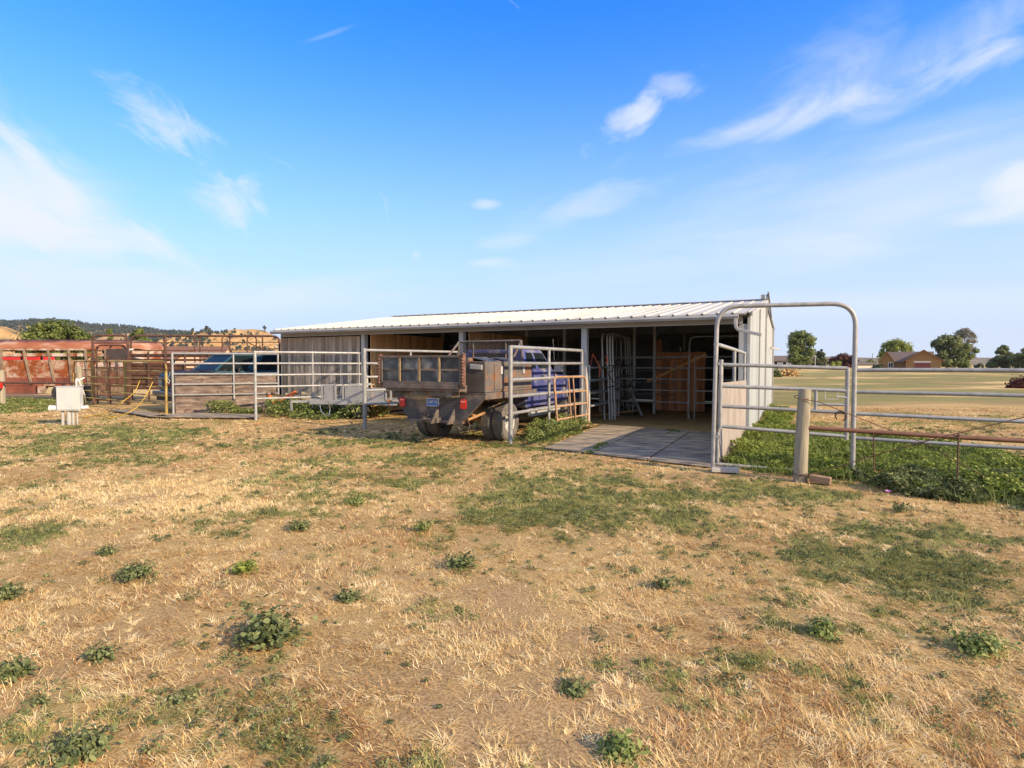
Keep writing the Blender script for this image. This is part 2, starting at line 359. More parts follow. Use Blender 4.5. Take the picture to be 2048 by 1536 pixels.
def see_glass(name, c, alpha):
    m = bpy.data.materials.new(name); m.use_nodes = True; t = m.node_tree
    b = t.nodes['Principled BSDF']; tr = t.nodes.new('ShaderNodeBsdfTransparent'); mx = t.nodes.new('ShaderNodeMixShader')
    b.inputs['Base Color'].default_value = c + (1,); b.inputs['Roughness'].default_value = .05
    tr.inputs[0].default_value = (.5, .62, .58, 1)
    fr = t.nodes.new('ShaderNodeLayerWeight'); fr.inputs[0].default_value = .3
    t.links.new(Mth(t, 'MULTIPLY_ADD', fr.outputs[1], .25, alpha, clamp=True), mx.inputs[0])
    b.inputs['IOR'].default_value = 1.12; b.inputs['Roughness'].default_value = .15
    t.links.new(tr.outputs[0], mx.inputs[1]); t.links.new(b.outputs[0], mx.inputs[2])
    t.links.new(mx.outputs[0], t.nodes['Material Output'].inputs[0]); return m
M['tint_glass'] = see_glass('tinted_car_glass', (.02, .03, .03), .40); M['chrome_dk'] = mat('tarnished_chrome', (.09, .095, .10), (.15, .155, .16), rough=.4, metal=.3, scale=6, bump=.04)
def diamond(t, tcn, col, b):
    sp = t.nodes.new('ShaderNodeSeparateXYZ'); t.links.new(tcn.outputs['Object'], sp.inputs[0])
    a = Mth(t, 'SINE', Mth(t, 'MULTIPLY', Mth(t, 'ADD', sp.outputs[0], sp.outputs[2]), 95))
    c = Mth(t, 'SINE', Mth(t, 'MULTIPLY', Mth(t, 'SUBTRACT', sp.outputs[0], sp.outputs[2]), 95))
    k = MapR(t, Mth(t, 'MULTIPLY', a, c), .1, .4)
    # dust lying on the ridges of the tread plate
    return MixC(t, Mth(t, 'MULTIPLY', k, .55), col, (.17, .14, .115))
M['plate_dk'] = mat('dark_tread_plate', (.02, .024, .033), (.032, .036, .046), (.055, .054, .056), rough=.55, scale=2.5, bump=.1, tone=.1, extra=diamond,
                    rust=(.26, .205, .15), rust_amt=.47, rust_scale=1.3)
M['plate_br'] = mat('brown_tread_plate', (.05, .042, .038), (.075, .062, .052), (.12, .10, .08), rough=.6, scale=2.5, bump=.1, tone=.1, extra=lambda t, tcn, col, b: MixC(t, .55, col, diamond(t, tcn, col, b)) if False else diamond(t, tcn, col, b))
M['tool_steel'] = mat('brown_grey_toolbox_steel', (.085, .08, .075), (.13, .115, .10), (.19, .155, .125), rough=.6, scale=2.5, bump=.1, tone=.1,
                      rust=(.27, .125, .055), rust_amt=.47, rust_scale=2.6)
M['pane'] = mat('scuffed_dark_panel', (.02, .025, .03), (.038, .044, .05), (.19, .185, .17), rough=.4, scale=3, bump=.08, tone=.5)
M['mesh'] = mat('dark_expanded_mesh', (.05, .04, .035), (.09, .07, .055), rough=.8, scale=6, rust=(.18, .08, .04), rust_amt=.4)
M['plate_blue'] = mat('blue_number_plate', (.03, .13, .5), (.04, .17, .58), rough=.4, scale=10, bump=0)
M['plate_white'] = mat('white_lettering', (.75, .75, .78), rough=.5, bump=0)
M['straw'] = None

# ------------------------------------------------------------------ numpy noise
def _hash(ix, iy, seed):
    h = (ix.astype(np.int64) * 374761393 + iy.astype(np.int64) * 668265263 + seed * 1442695041) & 0xffffffff
    h = ((h ^ (h >> 13)) * 1274126177) & 0xffffffff
    return ((h ^ (h >> 16)) & 0xffffff) / float(0xffffff)
def vnoise(x, y, s, seed=0):
    x = x / s; y = y / s; ix = np.floor(x); iy = np.floor(y); fx = x - ix; fy = y - iy
    fx = fx * fx * (3 - 2 * fx); fy = fy * fy * (3 - 2 * fy)
    a = _hash(ix, iy, seed); b = _hash(ix + 1, iy, seed); c = _hash(ix, iy + 1, seed); d = _hash(ix + 1, iy + 1, seed)
    return (a * (1 - fx) + b * fx) * (1 - fy) + (c * (1 - fx) + d * fx) * fy
def fbm(x, y, s, seed=0, o=4):
    t = 0; a = .5; n = 0
    for i in range(o): t = t + a * vnoise(x, y, s / 2 ** i, seed + i * 17); n += a; a *= .55
    return t / n

# ------------------------------------------------------------------ site survey
C0 = Vector((5.55, 13.67, 0)); U = Vector((-.895, .447, 0)).normalized(); V = Vector((.447, .895, 0)).normalized()
def S(u, v, z=0): return C0 + U * u + V * v + Vector((0, 0, z))
P1 = Vector((-7.57, 17.1, 0)); P2 = Vector((-3.74, 14.7, 0)); P3 = Vector((-.03, 11.96, 0)); P4 = Vector((3.22, 9.25, 0)); P5 = Vector((5.09, 8.62, 0))
PW = Vector((-11.2, 19.14, 0))
SU = [.12, 4.05, 7.87, 11.59, 15.2]

def blobs(x, y, lst):
    t = np.zeros_like(x)
    for (px, py, rx, ry, wgt) in lst:
        c = G(px, py); t = t + wgt * np.exp(-(((x - c.x) / rx) ** 2 + ((y - c.y) / ry) ** 2))
    return t
GREEN = [(800, 950, 1.8, .35, .4), (1100, 955, 1.6, .4, .4), (1380, 985, 1.5, .4, .42), (1680, 1015, 1.4, .35, .42), (1950, 1045, 1.3, .35, .40), (1500, 1110, 1.2, .4, .2), (1800, 1160, 1.1, .5, .22), (1650, 1250, .6, .25, .2), (2000, 1310, .5, .25, .25), (1900, 1450, .5, .2, .18), (500, 930, 1.5, .3, .15), (450, 890, 3.2, .6, .35), (200, 905, 2.0, .7, .3), (1000, 975, 2.4, .5, .35), (1250, 1040, 1.6, .45, .3), (1450, 1050, 1.3, .4, .32), (1750, 1070, 1.6, .45, .3), (1820, 1200, 1.0, .45, .18), (900, 1080, .8, .3, .2), (1150, 1010, 1.5, .9, .42), (1000, 1030, 1.0, .5, .3), (760, 960, 1.4, .6, .22), (1550, 1000, 2.6, .6, .40), (1900, 1050, 1.4, .5, .25), (1080, 945, 1.6, .5, .2),
         (300, 872, 3.6, 1.1, .55), (120, 845, 4.0, 1.6, .50), (60, 925, 1.6, .5, .55), (620, 885, 2.6, .6, .30), (800, 920, 2.2, .4, .28), (1300, 965, 1.6, .5, .35),
         (350, 830, 3.0, 1.0, .4), (900, 850, 1.6, 1.2, .2), (1700, 1180, .8, .5, .18), (1950, 1260, .6, .4, .25), (40, 1180, .4, .35, .35), (120, 1400, .5, .3, .10),
         (60, 1500, .5, .3, .12), (1980, 1180, .9, .5, .2), (1550, 1130, 1.0, .5, .18), (1750, 900, 3.5, 1.4, .5)]
DIRT = [(1640, 850, 1.6, 1.2, .9), (760, 872, 2.2, .5, .75), (560, 852, 2.0, .45, .6), (1000, 897, 1.6, .35, .8), (1150, 915, 1.4, .3, .7), (1350, 948, 1.8, .25, .5), (1500, 950, 1.6, .25, .5),
        (1780, 985, 1.6, .25, .55), (1000, 1230, .7, .5, .40), (1150, 1330, .8, .5, .42), (500, 1330, .6, .35, .3), (1500, 1220, .8, .4, .3), (1050, 1450, .8, .3, .4),
        (300, 850, 2.2, .4, .4), (700, 1400, .6, .3, .25), (1600, 860, 1.8, 1.1, .6), (1880, 870, 3.0, .8, .75), (1300, 800, 6, 6, .9), (560, 880, .9, .4, .2), (870, 1190, .9, .4, .2)]
STRAW = [(300, 990, 2.4, 1.3, .5), (560, 930, 2.0, .5, .3), (120, 1000, 1.5, 1.0, .3), (450, 1100, 1.2, .6, .25), (700, 1450, 1.2, .4, .15), (1600, 1400, 1.0, .5, .18), (250, 1300, .8, .5, .15), (1000, 1080, 1.0, .4, .1)]
def zones(x, y):
    n1 = fbm(x, y, 1.6, 3); n2 = fbm(x, y, .45, 11); n3 = fbm(x, y, 5.0, 23, 3)
    g = -.08 + blobs(x, y, GREEN) * .9 + (n1 - .5) * 1.3 + (n2 - .5) * 1.3 + (fbm(x, y, .12, 19, 2) - .5) * .8 + (n3 - .5) * .3
    d = .02 + blobs(x, y, DIRT) + (fbm(x, y, .9, 41) - .5) * 1.2 + (fbm(x, y, .22, 47) - .5) * .7
    s = .25 + blobs(x, y, STRAW) + (fbm(x, y, .8, 61) - .5) * .8
    # the big dry field beyond
    far = np.clip((y - 16) / 8, 0, 1)
    fg = fbm(x, y * 3, 22, 71); fd = fbm(x, y * 3, 9, 77)
    right = np.clip((x - 5) / 6, 0, 1)
    g = g * (1 - far) + far * ((fg - .44) * 2.2 * np.clip((115 - y) / 30, 0, 1) * right + (fd - .5) * 1.4 + .42 * right)
    d = d * (1 - far) + far * ((fd - .36) * 3.0 * right * np.clip((95 - y) / 40, 0, 1) + .15)
    s = s * (1 - far) + far * np.clip((y - 95) / 40, 0, 1)
    return np.clip(g, 0, 1), np.clip(d, 0, 1), np.clip(s, 0, 1)

# ------------------------------------------------------------------ ground sheet
def make_ground():
    rad = np.concatenate([[0.0, .6], np.geomspace(1.2, 60, 360), np.geomspace(62, 6000, 70)])
    ang = np.concatenate([np.linspace(R(24), R(156), 760), np.linspace(R(158), R(382), 80)])
    rr, aa = np.meshgrid(rad, ang, indexing='ij')
    x = rr * np.cos(aa); y = rr * np.sin(aa)
    near = np.clip((40 - rr) / 30, 0, 1)
    z = ((fbm(x, y, 1.4, 5) - .5) * .05 + (fbm(x, y, .3, 9, 3) - .5) * .018) * near
    flat = np.exp(-(((x - 2.9) / 2.6) ** 2 + ((y - 12.3) / 3.2) ** 2))
    z = z * (1 - np.clip(flat * 1.3, 0, 1)) - .012
    nr, na = rr.shape
    me = bpy.data.meshes.new('ground')
    co = np.stack([x, y, z], -1).reshape(-1, 3).astype(np.float32)
    i = np.arange(nr - 1)[:, None] * na; j = np.arange(na)[None, :]; jn = (j + 1) % na
    q = np.stack([i + j, i + na + j, i + na + jn, i + jn], -1).reshape(-1, 4).astype(np.int32)
    me.vertices.add(len(co)); me.vertices.foreach_set('co', co.ravel())
    me.loops.add(q.size); me.loops.foreach_set('vertex_index', q.ravel())
    me.polygons.add(len(q)); me.polygons.foreach_set('loop_start', np.arange(0, q.size, 4, dtype=np.int32))
    me.polygons.foreach_set('loop_total', np.full(len(q), 4, dtype=np.int32))
    me.polygons.foreach_set('use_smooth', np.ones(len(q), dtype=bool))
    me.update(calc_edges=True); me.validate()
    g, d, s = zones(x, y)
    s = s * (.35 + .65 * np.clip((y - 14) / 16, 0, 1)); s = np.maximum(s, .55 * np.clip((y - 20) / 10, 0, 1))
    c = np.stack([g, d, s, np.ones_like(g)], -1).reshape(-1, 4).astype(np.float32)
    at = me.color_attributes.new('zone', 'FLOAT_COLOR', 'POINT'); at.data.foreach_set('color', c.ravel())
    m = bpy.data.materials.new('dry_ground'); m.use_nodes = True; t = m.node_tree; b = t.nodes['Principled BSDF']
    b.inputs['Roughness'].default_value = .95; b.inputs['Specular IOR Level'].default_value = .1
    tcn = t.nodes.new('ShaderNodeTexCoord'); ob = tcn.outputs['Object']
    a = t.nodes.new('ShaderNodeVertexColor'); a.layer_name = 'zone'; sp = t.nodes.new('ShaderNodeSeparateColor'); t.links.new(a.outputs[0], sp.inputs[0])
    nf = Noise(t, ob, 60, 5, .7); nm = Noise(t, ob, 9, 6, .65); nl = Noise(t, ob, .35, 5, .6)
    soil = Ramp(t, nf, [(.3, (.17, .105, .048)), (.5, (.38, .245, .115)), (.7, (.58, .40, .205))])
    straw = Ramp(t, nf, [(.28, (.17, .10, .038)), (.5, (.41, .27, .11)), (.72, (.67, .47, .21))])
    gold = Ramp(t, nf, [(.28, (.48, .30, .10)), (.6, (.82, .58, .25))])
    grn = Ramp(t, nf, [(.3, (.10, .10, .03)), (.5, (.20, .19, .06)), (.72, (.34, .30, .11))])
    base = MixC(t, sp.outputs[2], straw, gold)
    dm = MapR(t, Mth(t, 'ADD', sp.outputs[1], Mth(t, 'MULTIPLY', Mth(t, 'SUBTRACT', nm, .5), .9)), .15, .55)
    base = MixC(t, dm, base, soil)
    gm = MapR(t, Mth(t, 'ADD', sp.outputs[0], Mth(t, 'MULTIPLY', Mth(t, 'SUBTRACT', nm, .5), 1.0)), .12, .6)
    base = MixC(t, Mth(t, 'MULTIPLY', gm, .85), base, grn)
    base = _mulv(t, base, MapR(t, nl, .3, .7, .86, 1.12))
    t.links.new(base, b.inputs['Base Color'])
    bn = t.nodes.new('ShaderNodeBump'); bn.inputs['Strength'].default_value = .7; bn.inputs['Distance'].default_value = .02
    t.links.new(Noise(t, ob, 45, 6, .75), bn.inputs['Height']); t.links.new(bn.outputs[0], b.inputs['Normal'])
    me.materials.append(m)
    o = bpy.data.objects.new('ground', me); COL.objects.link(o); struct(o)
make_ground()
def gz(x, y):
    near = np.clip((40 - np.hypot(x, y)) / 30, 0, 1)
    z = ((fbm(x, y, 1.4, 5) - .5) * .05 + (fbm(x, y, .3, 9, 3) - .5) * .018) * near
    flat = np.exp(-(((x - 2.9) / 2.6) ** 2 + ((y - 12.3) / 3.2) ** 2))
    return z * (1 - np.clip(flat * 1.3, 0, 1)) - .012

# ------------------------------------------------------------------ bulk strips / leaves
def np_mesh(name, co, quads, tone, mt, parent=None, smooth=False):
    me = bpy.data.meshes.new(name); k = quads.shape[1]
    me.vertices.add(len(co)); me.vertices.foreach_set('co', co.astype(np.float32).ravel())
    me.loops.add(quads.size); me.loops.foreach_set('vertex_index', quads.astype(np.int32).ravel())
    me.polygons.add(len(quads)); me.polygons.foreach_set('loop_start', np.arange(0, quads.size, k, dtype=np.int32))
    me.polygons.foreach_set('loop_total', np.full(len(quads), k, dtype=np.int32))
    if smooth: me.polygons.foreach_set('use_smooth', np.ones(len(quads), dtype=bool))
    me.update(calc_edges=True)
    at = me.attributes.new('tone', 'FLOAT', 'FACE'); at.data.foreach_set('value', tone.astype(np.float32))
    me.materials.append(mt)
    o = bpy.data.objects.new(name, me); COL.objects.link(o)
    if parent: o.parent = parent
    return o
def blades(name, x, y, z, length, width, azm, elev, curl, tone, mt, parent=None):
    n = len(x); d0 = np.stack([np.cos(azm) * np.cos(elev), np.sin(azm) * np.cos(elev), np.sin(elev)], -1)
    e2 = elev - curl; d1 = np.stack([np.cos(azm) * np.cos(e2), np.sin(azm) * np.cos(e2), np.sin(e2)], -1)
    side = np.stack([-np.sin(azm), np.cos(azm), np.zeros(n)], -1)
    p0 = np.stack([x, y, z], -1); L1 = (length * .5)[:, None]
    p1 = p0 + d0 * L1; p2 = p1 + d1 * L1
    hw = (width / 2)[:, None]
    co = np.stack([p0 - side * hw, p0 + side * hw, p1 - side * hw * .8, p1 + side * hw * .8, p2 - side * hw * .12, p2 + side * hw * .12], 1).reshape(-1, 3)
    b = np.arange(n)[:, None] * 6
    q = np.stack([b + np.array([0, 1, 3, 2]), b + np.array([2, 3, 5, 4])], 1).reshape(-1, 4)
    return np_mesh(name, co, q, np.repeat(tone, 2), mt, parent)
def leaves(name, P, size, nrm, tone, mt, aspect=1.6, parent=None, rng=None):
    n = len(P); nrm = nrm / np.maximum(np.linalg.norm(nrm, axis=1, keepdims=True), 1e-6)
    t = rng.normal(size=(n, 3)); t -= nrm * (t * nrm).sum(1, keepdims=True); t /= np.linalg.norm(t, axis=1, keepdims=True)
    s = np.cross(nrm, t); a = (size * aspect / 2)[:, None]; b = (size / 2)[:, None]
    fold = nrm * (size * .12)[:, None]
    co = np.stack([P - t * a, P + s * b - t * a * .25 + fold, P + s * b * .8 + t * a * .5 + fold, P + t * a, P - s * b * .8 + t * a * .5 + fold, P - s * b - t * a * .25 + fold], 1).reshape(-1, 3)
    bb = np.arange(n)[:, None] * 6
    q = np.stack([bb + np.array([0, 1, 2, 3]), bb + np.array([0, 3, 4, 5])], 1).reshape(-1, 4)
    return np_mesh(name, co, q, np.repeat(tone, 2), mt, parent)
def leaf_mat(name, c1, c2, c3, trans=.3, rough=.7):
    m = bpy.data.materials.new(name); m.use_nodes = True; t = m.node_tree; b = t.nodes['Principled BSDF']
    b.inputs['Roughness'].default_value = rough; b.inputs['Specular IOR Level'].default_value = .25
    at = t.nodes.new('ShaderNodeAttribute'); at.attribute_name = 'tone'
    col = Ramp(t, at.outputs['Fac'], [(.1, c1), (.5, c2), (.9, c3)]); t.links.new(col, b.inputs['Base Color'])
    if trans:
        tr = t.nodes.new('ShaderNodeBsdfTranslucent'); mx = t.nodes.new('ShaderNodeMixShader'); mx.inputs[0].default_value = trans
        t.links.new(col, tr.inputs[0]); t.links.new(b.outputs[0], mx.inputs[1]); t.links.new(tr.outputs[0], mx.inputs[2])
        t.links.new(mx.outputs[0], t.nodes['Material Output'].inputs[0])
    return m
M['dry'] = leaf_mat('dry_grass_blade', (.28, .15, .05), (.60, .39, .16), (.82, .63, .33), .15)
M['gold'] = leaf_mat('golden_straw', (.58, .37, .13), (.82, .61, .28), (.94, .78, .45), .15)
M['redry'] = leaf_mat('red_brown_dry_blade', (.24, .115, .04), (.42, .22, .085), (.58, .35, .15), .15)
M['grass'] = leaf_mat('olive_grass_blade', (.13, .15, .035), (.27, .28, .075), (.46, .42, .15), .25)
M['weed'] = leaf_mat('grey_green_weed_leaf', (.07, .09, .035), (.15, .175, .065), (.28, .30, .12), .25)
M['lush'] = leaf_mat('bright_green_leaf', (.085, .12, .02), (.20, .255, .04), (.40, .43, .11), .35)
M['kochia'] = leaf_mat('green_weed_leaf', (.10, .14, .035), (.21, .26, .07), (.38, .38, .15), .3)

# camera-near field sampling (density falls with distance from the yard's front edge)
rng = np.random.default_rng(5)
def field_pts(n, ymin=1.4, ymax=22, pw=1.5, half=.98):
    # y distributed with pdf ~ y^(1-pw)
    u = rng.random(n); k = 2 - pw
    y = (ymin ** k + u * (ymax ** k - ymin ** k)) ** (1 / k)
    x = (rng.random(n) * 2 - 1) * (half * y + 1.2)
    return x, y
def outside_shed(x, y):
    dx = x - C0.x; dy = y - C0.y
    u = dx * U.x + dy * U.y; v = dx * V.x + dy * V.y
    inside = (v > -.1) & (u > -.1) & (u < 15.4)
    return ~inside
MATQ = [Vector((.62, 11.25, 0)), Vector((3.15, 9.15, 0)), Vector((5.35, 13.4, 0)), Vector((2.45, 15.6, 0))]
def in_poly(x, y, poly):
    c = np.zeros(len(x), dtype=bool); n = len(poly)
    for i in range(n):
        a = poly[i]; b = poly[(i + 1) % n]
        cond = ((a[1] > y) != (b[1] > y)) & (x < (b[0] - a[0]) * (y - a[1]) / (b[1] - a[1] + 1e-9) + a[0])
        c ^= cond
    return c
def grass_layer():
    x, y = field_pts(1250000); ok = outside_shed(x, y) & ~in_poly(x, y, [(p.x, p.y) for p in MATQ])
    x, y = x[ok], y[ok]; g, d, s = zones(x, y)
    clump = fbm(x, y, .16, 91, 3)
    tall = fbm(x, y, .5, 95, 2)
    rnd = rng.random(len(x))
    w = np.clip(.86 - d * 1.35 + s * .3, .05, 1) * np.clip((clump - .33) * 4.2, .05, 1.15)
    dry = (rnd < w) & (rng.random(len(x)) > np.clip(g * 1.6, 0, .93))
    grn = (rng.random(len(x)) < np.clip(g * 1.7 - .12, 0, .95) * np.clip((clump - .30) * 4, .05, 1)) & ~dry
    def mk(name, sel, mt, lab, kind_len, el_lo, el_hi, tone_shift=0):
        X, Y = x[sel], y[sel]; n = len(X)
        ln = (kind_len[0] + rng.random(n) ** 2 * (kind_len[1] - kind_len[0])) * (.55 + .9 * tall[sel])
        wd = np.maximum(.0022 + rng.random(n) * .0022, Y * .00068)
        base = fbm(X, Y, 1.2, 33, 2) * 2 * math.pi
        azm = base + rng.normal(size=n) * 1.1
        elv = R(el_lo) + rng.random(n) ** 1.6 * R(el_hi - el_lo)
        ton = np.clip(.5 + rng.normal(size=n) * .24 + (fbm(X, Y, .7, 55, 3) - .5) * .9 + tone_shift, 0, 1)
        o = blades(name, X, Y, gz(X, Y) - .002, ln, wd, azm, elv, rng.random(n) * .9 - .1, ton, mt)
        tag(o, lab, 'grass', kind='stuff')
    gl = dry & ((s > .5) | (rng.random(len(x)) < .22))
    rd = dry & ~gl & (fbm(x, y, 1.1, 121, 3) + rng.random(len(x)) * .25 > .64)
    mk('straw_grass', gl, M['gold'], 'pale golden flattened straw grass over the dry yard', (.025, .085), 3, 55)
    mk('red_dry_grass', rd, M['redry'], 'reddish brown dead grass patches in the yard', (.025, .08), 5, 60)
    mk('dry_grass', dry & ~gl & ~rd, M['dry'], 'tan dry grass tufts scattered over bare soil', (.02, .075), 3, 50)
    mk('green_grass', grn, M['grass'], 'short olive green grass growing through the dry yard', (.02, .07), 25, 80)
grass_layer()
def tufts(name, lab, n, mt, ln, spread, sel_fn, nb, el0, seed, wmul=1.0):
    x, y = field_pts(n, 1.6, 19, 1.15); ok = outside_shed(x, y) & ~in_poly(x, y, [(p.x, p.y) for p in MATQ]); x, y = x[ok], y[ok]
    g, d, s = zones(x, y); k = sel_fn(g, d, s, x, y); x, y = x[k], y[k]; m = len(x)
    size = .5 + rng.random(m) ** 2 * 1.1; lean = fbm(x, y, 1.0, seed, 2) * 12 + rng.normal(size=m) * .5
    X = np.repeat(x, nb) + rng.normal(size=m * nb) * spread * np.repeat(size, nb) * .45; Y = np.repeat(y, nb) + rng.normal(size=m * nb) * spread * np.repeat(size, nb) * .45
    az_ = np.repeat(lean, nb) + rng.normal(size=m * nb) * .9; el_ = R(el0) + rng.random(m * nb) * R(30)
    L_ = (ln * (.5 + rng.random(m * nb) * .8)) * np.repeat(size, nb)
    wd = np.maximum(.0024 + rng.random(m * nb) * .002, Y * .00070) * wmul
    tn = np.clip(np.repeat(rng.random(m), nb) * .6 + .2 + rng.normal(size=m * nb) * .16, 0, 1)
    tag(blades(name, X, Y, gz(X, Y), L_, wd, az_, el_, rng.random(m * nb) * 1.1, tn, mt), lab, 'grass', kind='stuff')
tufts('straw_tufts', 'pale dry grass tufts standing a little above the cropped yard', 26000, M['gold'], .066, .03, lambda g, d, s, x, y: (rng.random(len(x)) < np.clip(.75 - d * .6 - g * 1.1 + (s - .3) * .5, 0, 1)) & (fbm(x, y, .35, 77, 3) > .42), 26, 4, 7)
tufts('tan_tufts', 'tan and brown dry grass tufts in the yard', 20000, M['dry'], .060, .03, lambda g, d, s, x, y: (rng.random(len(x)) < .55 - d * .3 - g * .5) & (fbm(x, y, .4, 78, 3) > .45), 22, 3, 8)
tufts('green_tufts', 'fine olive green grass tufts in bands across the yard', 30000, M['grass'], .06, .04, lambda g, d, s, x, y: rng.random(len(x)) < np.clip(g * 1.9 - .08, 0, 1), 18, 25, 9)

def small_weeds():
    # low leafy weeds sprinkled through the yard: rosettes
    x, y = field_pts(26000, 2.0, 15, 1.05); ok = outside_shed(x, y) & ~in_poly(x, y, [(p.x, p.y) for p in MATQ])
    x, y = x[ok], y[ok]; g, d, s = zones(x, y)
    k = fbm(x, y, .8, 301, 3)
    sel = (rng.random(len(x)) < .07 + 1.1 * np.clip(g - .02, 0, .6) + .05 * (x > 0)) & (k + g * .5 > .47)
    X, Y = x[sel], y[sel]; R0 = .014 + rng.random(len(X)) ** 3 * .085
    PX = []; NR = []; SZ = []; TN = []
    for a, b, r in zip(X, Y, R0):
        n = int(14 + 700 * r); th = rng.random(n) * 2 * math.pi; rr = r * np.sqrt(rng.random(n))
        h = .01 + rng.random(n) * r * .7 * (1 - (rr / r) ** 2 * .7)
        PX.append(np.stack([a + rr * np.cos(th), b + rr * np.sin(th), gz(np.full(n, a), np.full(n, b)) + h], -1))
        NR.append(np.stack([np.cos(th) * .7, np.sin(th) * .7, np.full(n, .8)], -1) + rng.normal(size=(n, 3)) * .4)
        SZ.append(np.maximum(.004 + rng.random(n) * .009, b * .0012)); TN.append(np.clip(rng.normal(size=n) * .2 + rng.normal() * .2 + .5, 0, 1))
    o = leaves('small_weeds', np.concatenate(PX), np.concatenate(SZ), np.concatenate(NR), np.concatenate(TN), M['weed'], 1.5, rng=rng)
    tag(o, 'small grey green weed rosettes sprinkled through the dry grass', 'weeds', kind='stuff')
small_weeds()

def weed_plant(px, py, wpx, hpx, label, mt='weed', leaf=.018, dens=1.0, name='weed_plant', upright=False):
    c = G(px, py); k = c.y / F; rx = wpx * .42 * k; hh = hpx * k * .62; n = int(420 * dens * max(1, (rx / .18)) ** 1.3)
    t = thing(name, label, 'weed', (c.x, c.y, 0))
    st = MB(); P = []; NR = []
    ns = 11
    for i in range(ns):
        th = 2 * math.pi * i / ns + random.random() * .5; r = rx * random.uniform(.35, 1.0); h = hh * random.uniform(.45, 1.0) * (1.0 - .45 * r / rx)
        tip = Vector((r * math.cos(th), r * .8 * math.sin(th), h))
        mid = Vector((tip.x * .5, tip.y * .5, h * .72)); pts = [Vector((0, 0, 0)), mid * .6 + Vector((0, 0, .0)), mid, tip]
        st.tube(pts, .0035, 5)
        m = n // ns
        for q in range(m):
            s = random.random() ** .7; p = (pts[1].lerp(pts[2], s * 2) if s < .5 else pts[2].lerp(pts[3], s * 2 - 1)) if not upright else Vector((0, 0, 0)).lerp(tip, s)
            sp = leaf * (1.6 + 1.6 * s)
            P.append((p.x + random.gauss(0, sp), p.y + random.gauss(0, sp), max(.004, p.z + random.gauss(0, sp * .7))))
            NR.append((math.cos(th) * .5 + random.gauss(0, .45), math.sin(th) * .5 + random.gauss(0, .45), .8))
    st.build('stem', M[mt], t)
    P = np.array(P); sz = leaf * (.6 + rng.random(len(P)) * .9); sz = np.maximum(sz, c.y * .0012)
    leaves('foliage', P, sz, np.array(NR), np.clip(.5 + rng.normal(size=len(P)) * .24, 0, 1), M[mt], 1.25 if leaf > .02 else 2.1, parent=t, rng=rng)
    return t
for a in [
    (530, 1280, 105, 70, 'large dark round-leaved mallow weed in the dry foreground grass, bushiest in the yard', 'weed', .026, 1.7),
    (268, 1152, 100, 44, 'spreading dark grey green weed up and left of the large round-leaved mallow', 'weed', .013, 1.8),
    (600, 1058, 62, 38, 'feathery green weed clump in pale straw below the shed wall', 'weed', .012, 1.2),
    (925, 1132, 110, 40, 'wide low weed clump in the middle of the yard straight before the truck', 'weed', .013, 1.2),
    (214, 1106, 50, 20, 'small flat weed just up and left of the spreading dark weed', 'weed', .010, .8),
    (487, 1142, 44, 26, 'small bright weed between the spreading dark weed and the feathery clump', 'lush', .014, .7),
    (1240, 1505, 80, 32, 'pale lobed thistle rosette at the bottom edge of the yard', 'kochia', .013, 1.3),
    (24, 1350, 70, 30, 'ragged weed cut by the left edge of the yard', 'weed', .014, 1.2),
    (15, 1195, 60, 50, 'tall weed tuft at the left edge, behind the ragged weed', 'weed', .013, 1.0),
    (697, 1196, 42, 18, 'tiny grey weed on bare soil right of centre-left mallow', 'weed', .012, .8),
    (1645, 1265, 70, 40, 'loose grassy weed in the right half of the dry yard', 'kochia', .012, 1.0),
    (1150, 1380, 48, 24, 'small dark weed on bare soil in the lower middle of the yard', 'weed', .011, .7),
    (710, 1006, 60, 26, 'round grass-green weed at the far edge of the straw, left of the green patch', 'kochia', .012, 1.0),
    (845, 1062, 50, 40, 'upright grassy weed left of the big green patch', 'kochia', .012, .8),
    (1960, 1300, 170, 44, 'wide feathery pale green weed near the right edge of the yard', 'kochia', .013, 1.6),
    (1325, 1172, 40, 24, 'small weed right of the wide low middle clump', 'weed', .012, .7),
    (1800, 1020, 36, 20, 'tiny broad-leaved weed on the dirt by the purple flower', 'weed', .014, .5),
    (160, 1500, 120, 26, 'grey weed mat in the lower left corner of the yard', 'weed', .014, 1.3),
    (200, 1315, 80, 34, 'low weed left of the mallow, half hidden in straw', 'weed', .011, .8)]:
    weed_plant(*a)

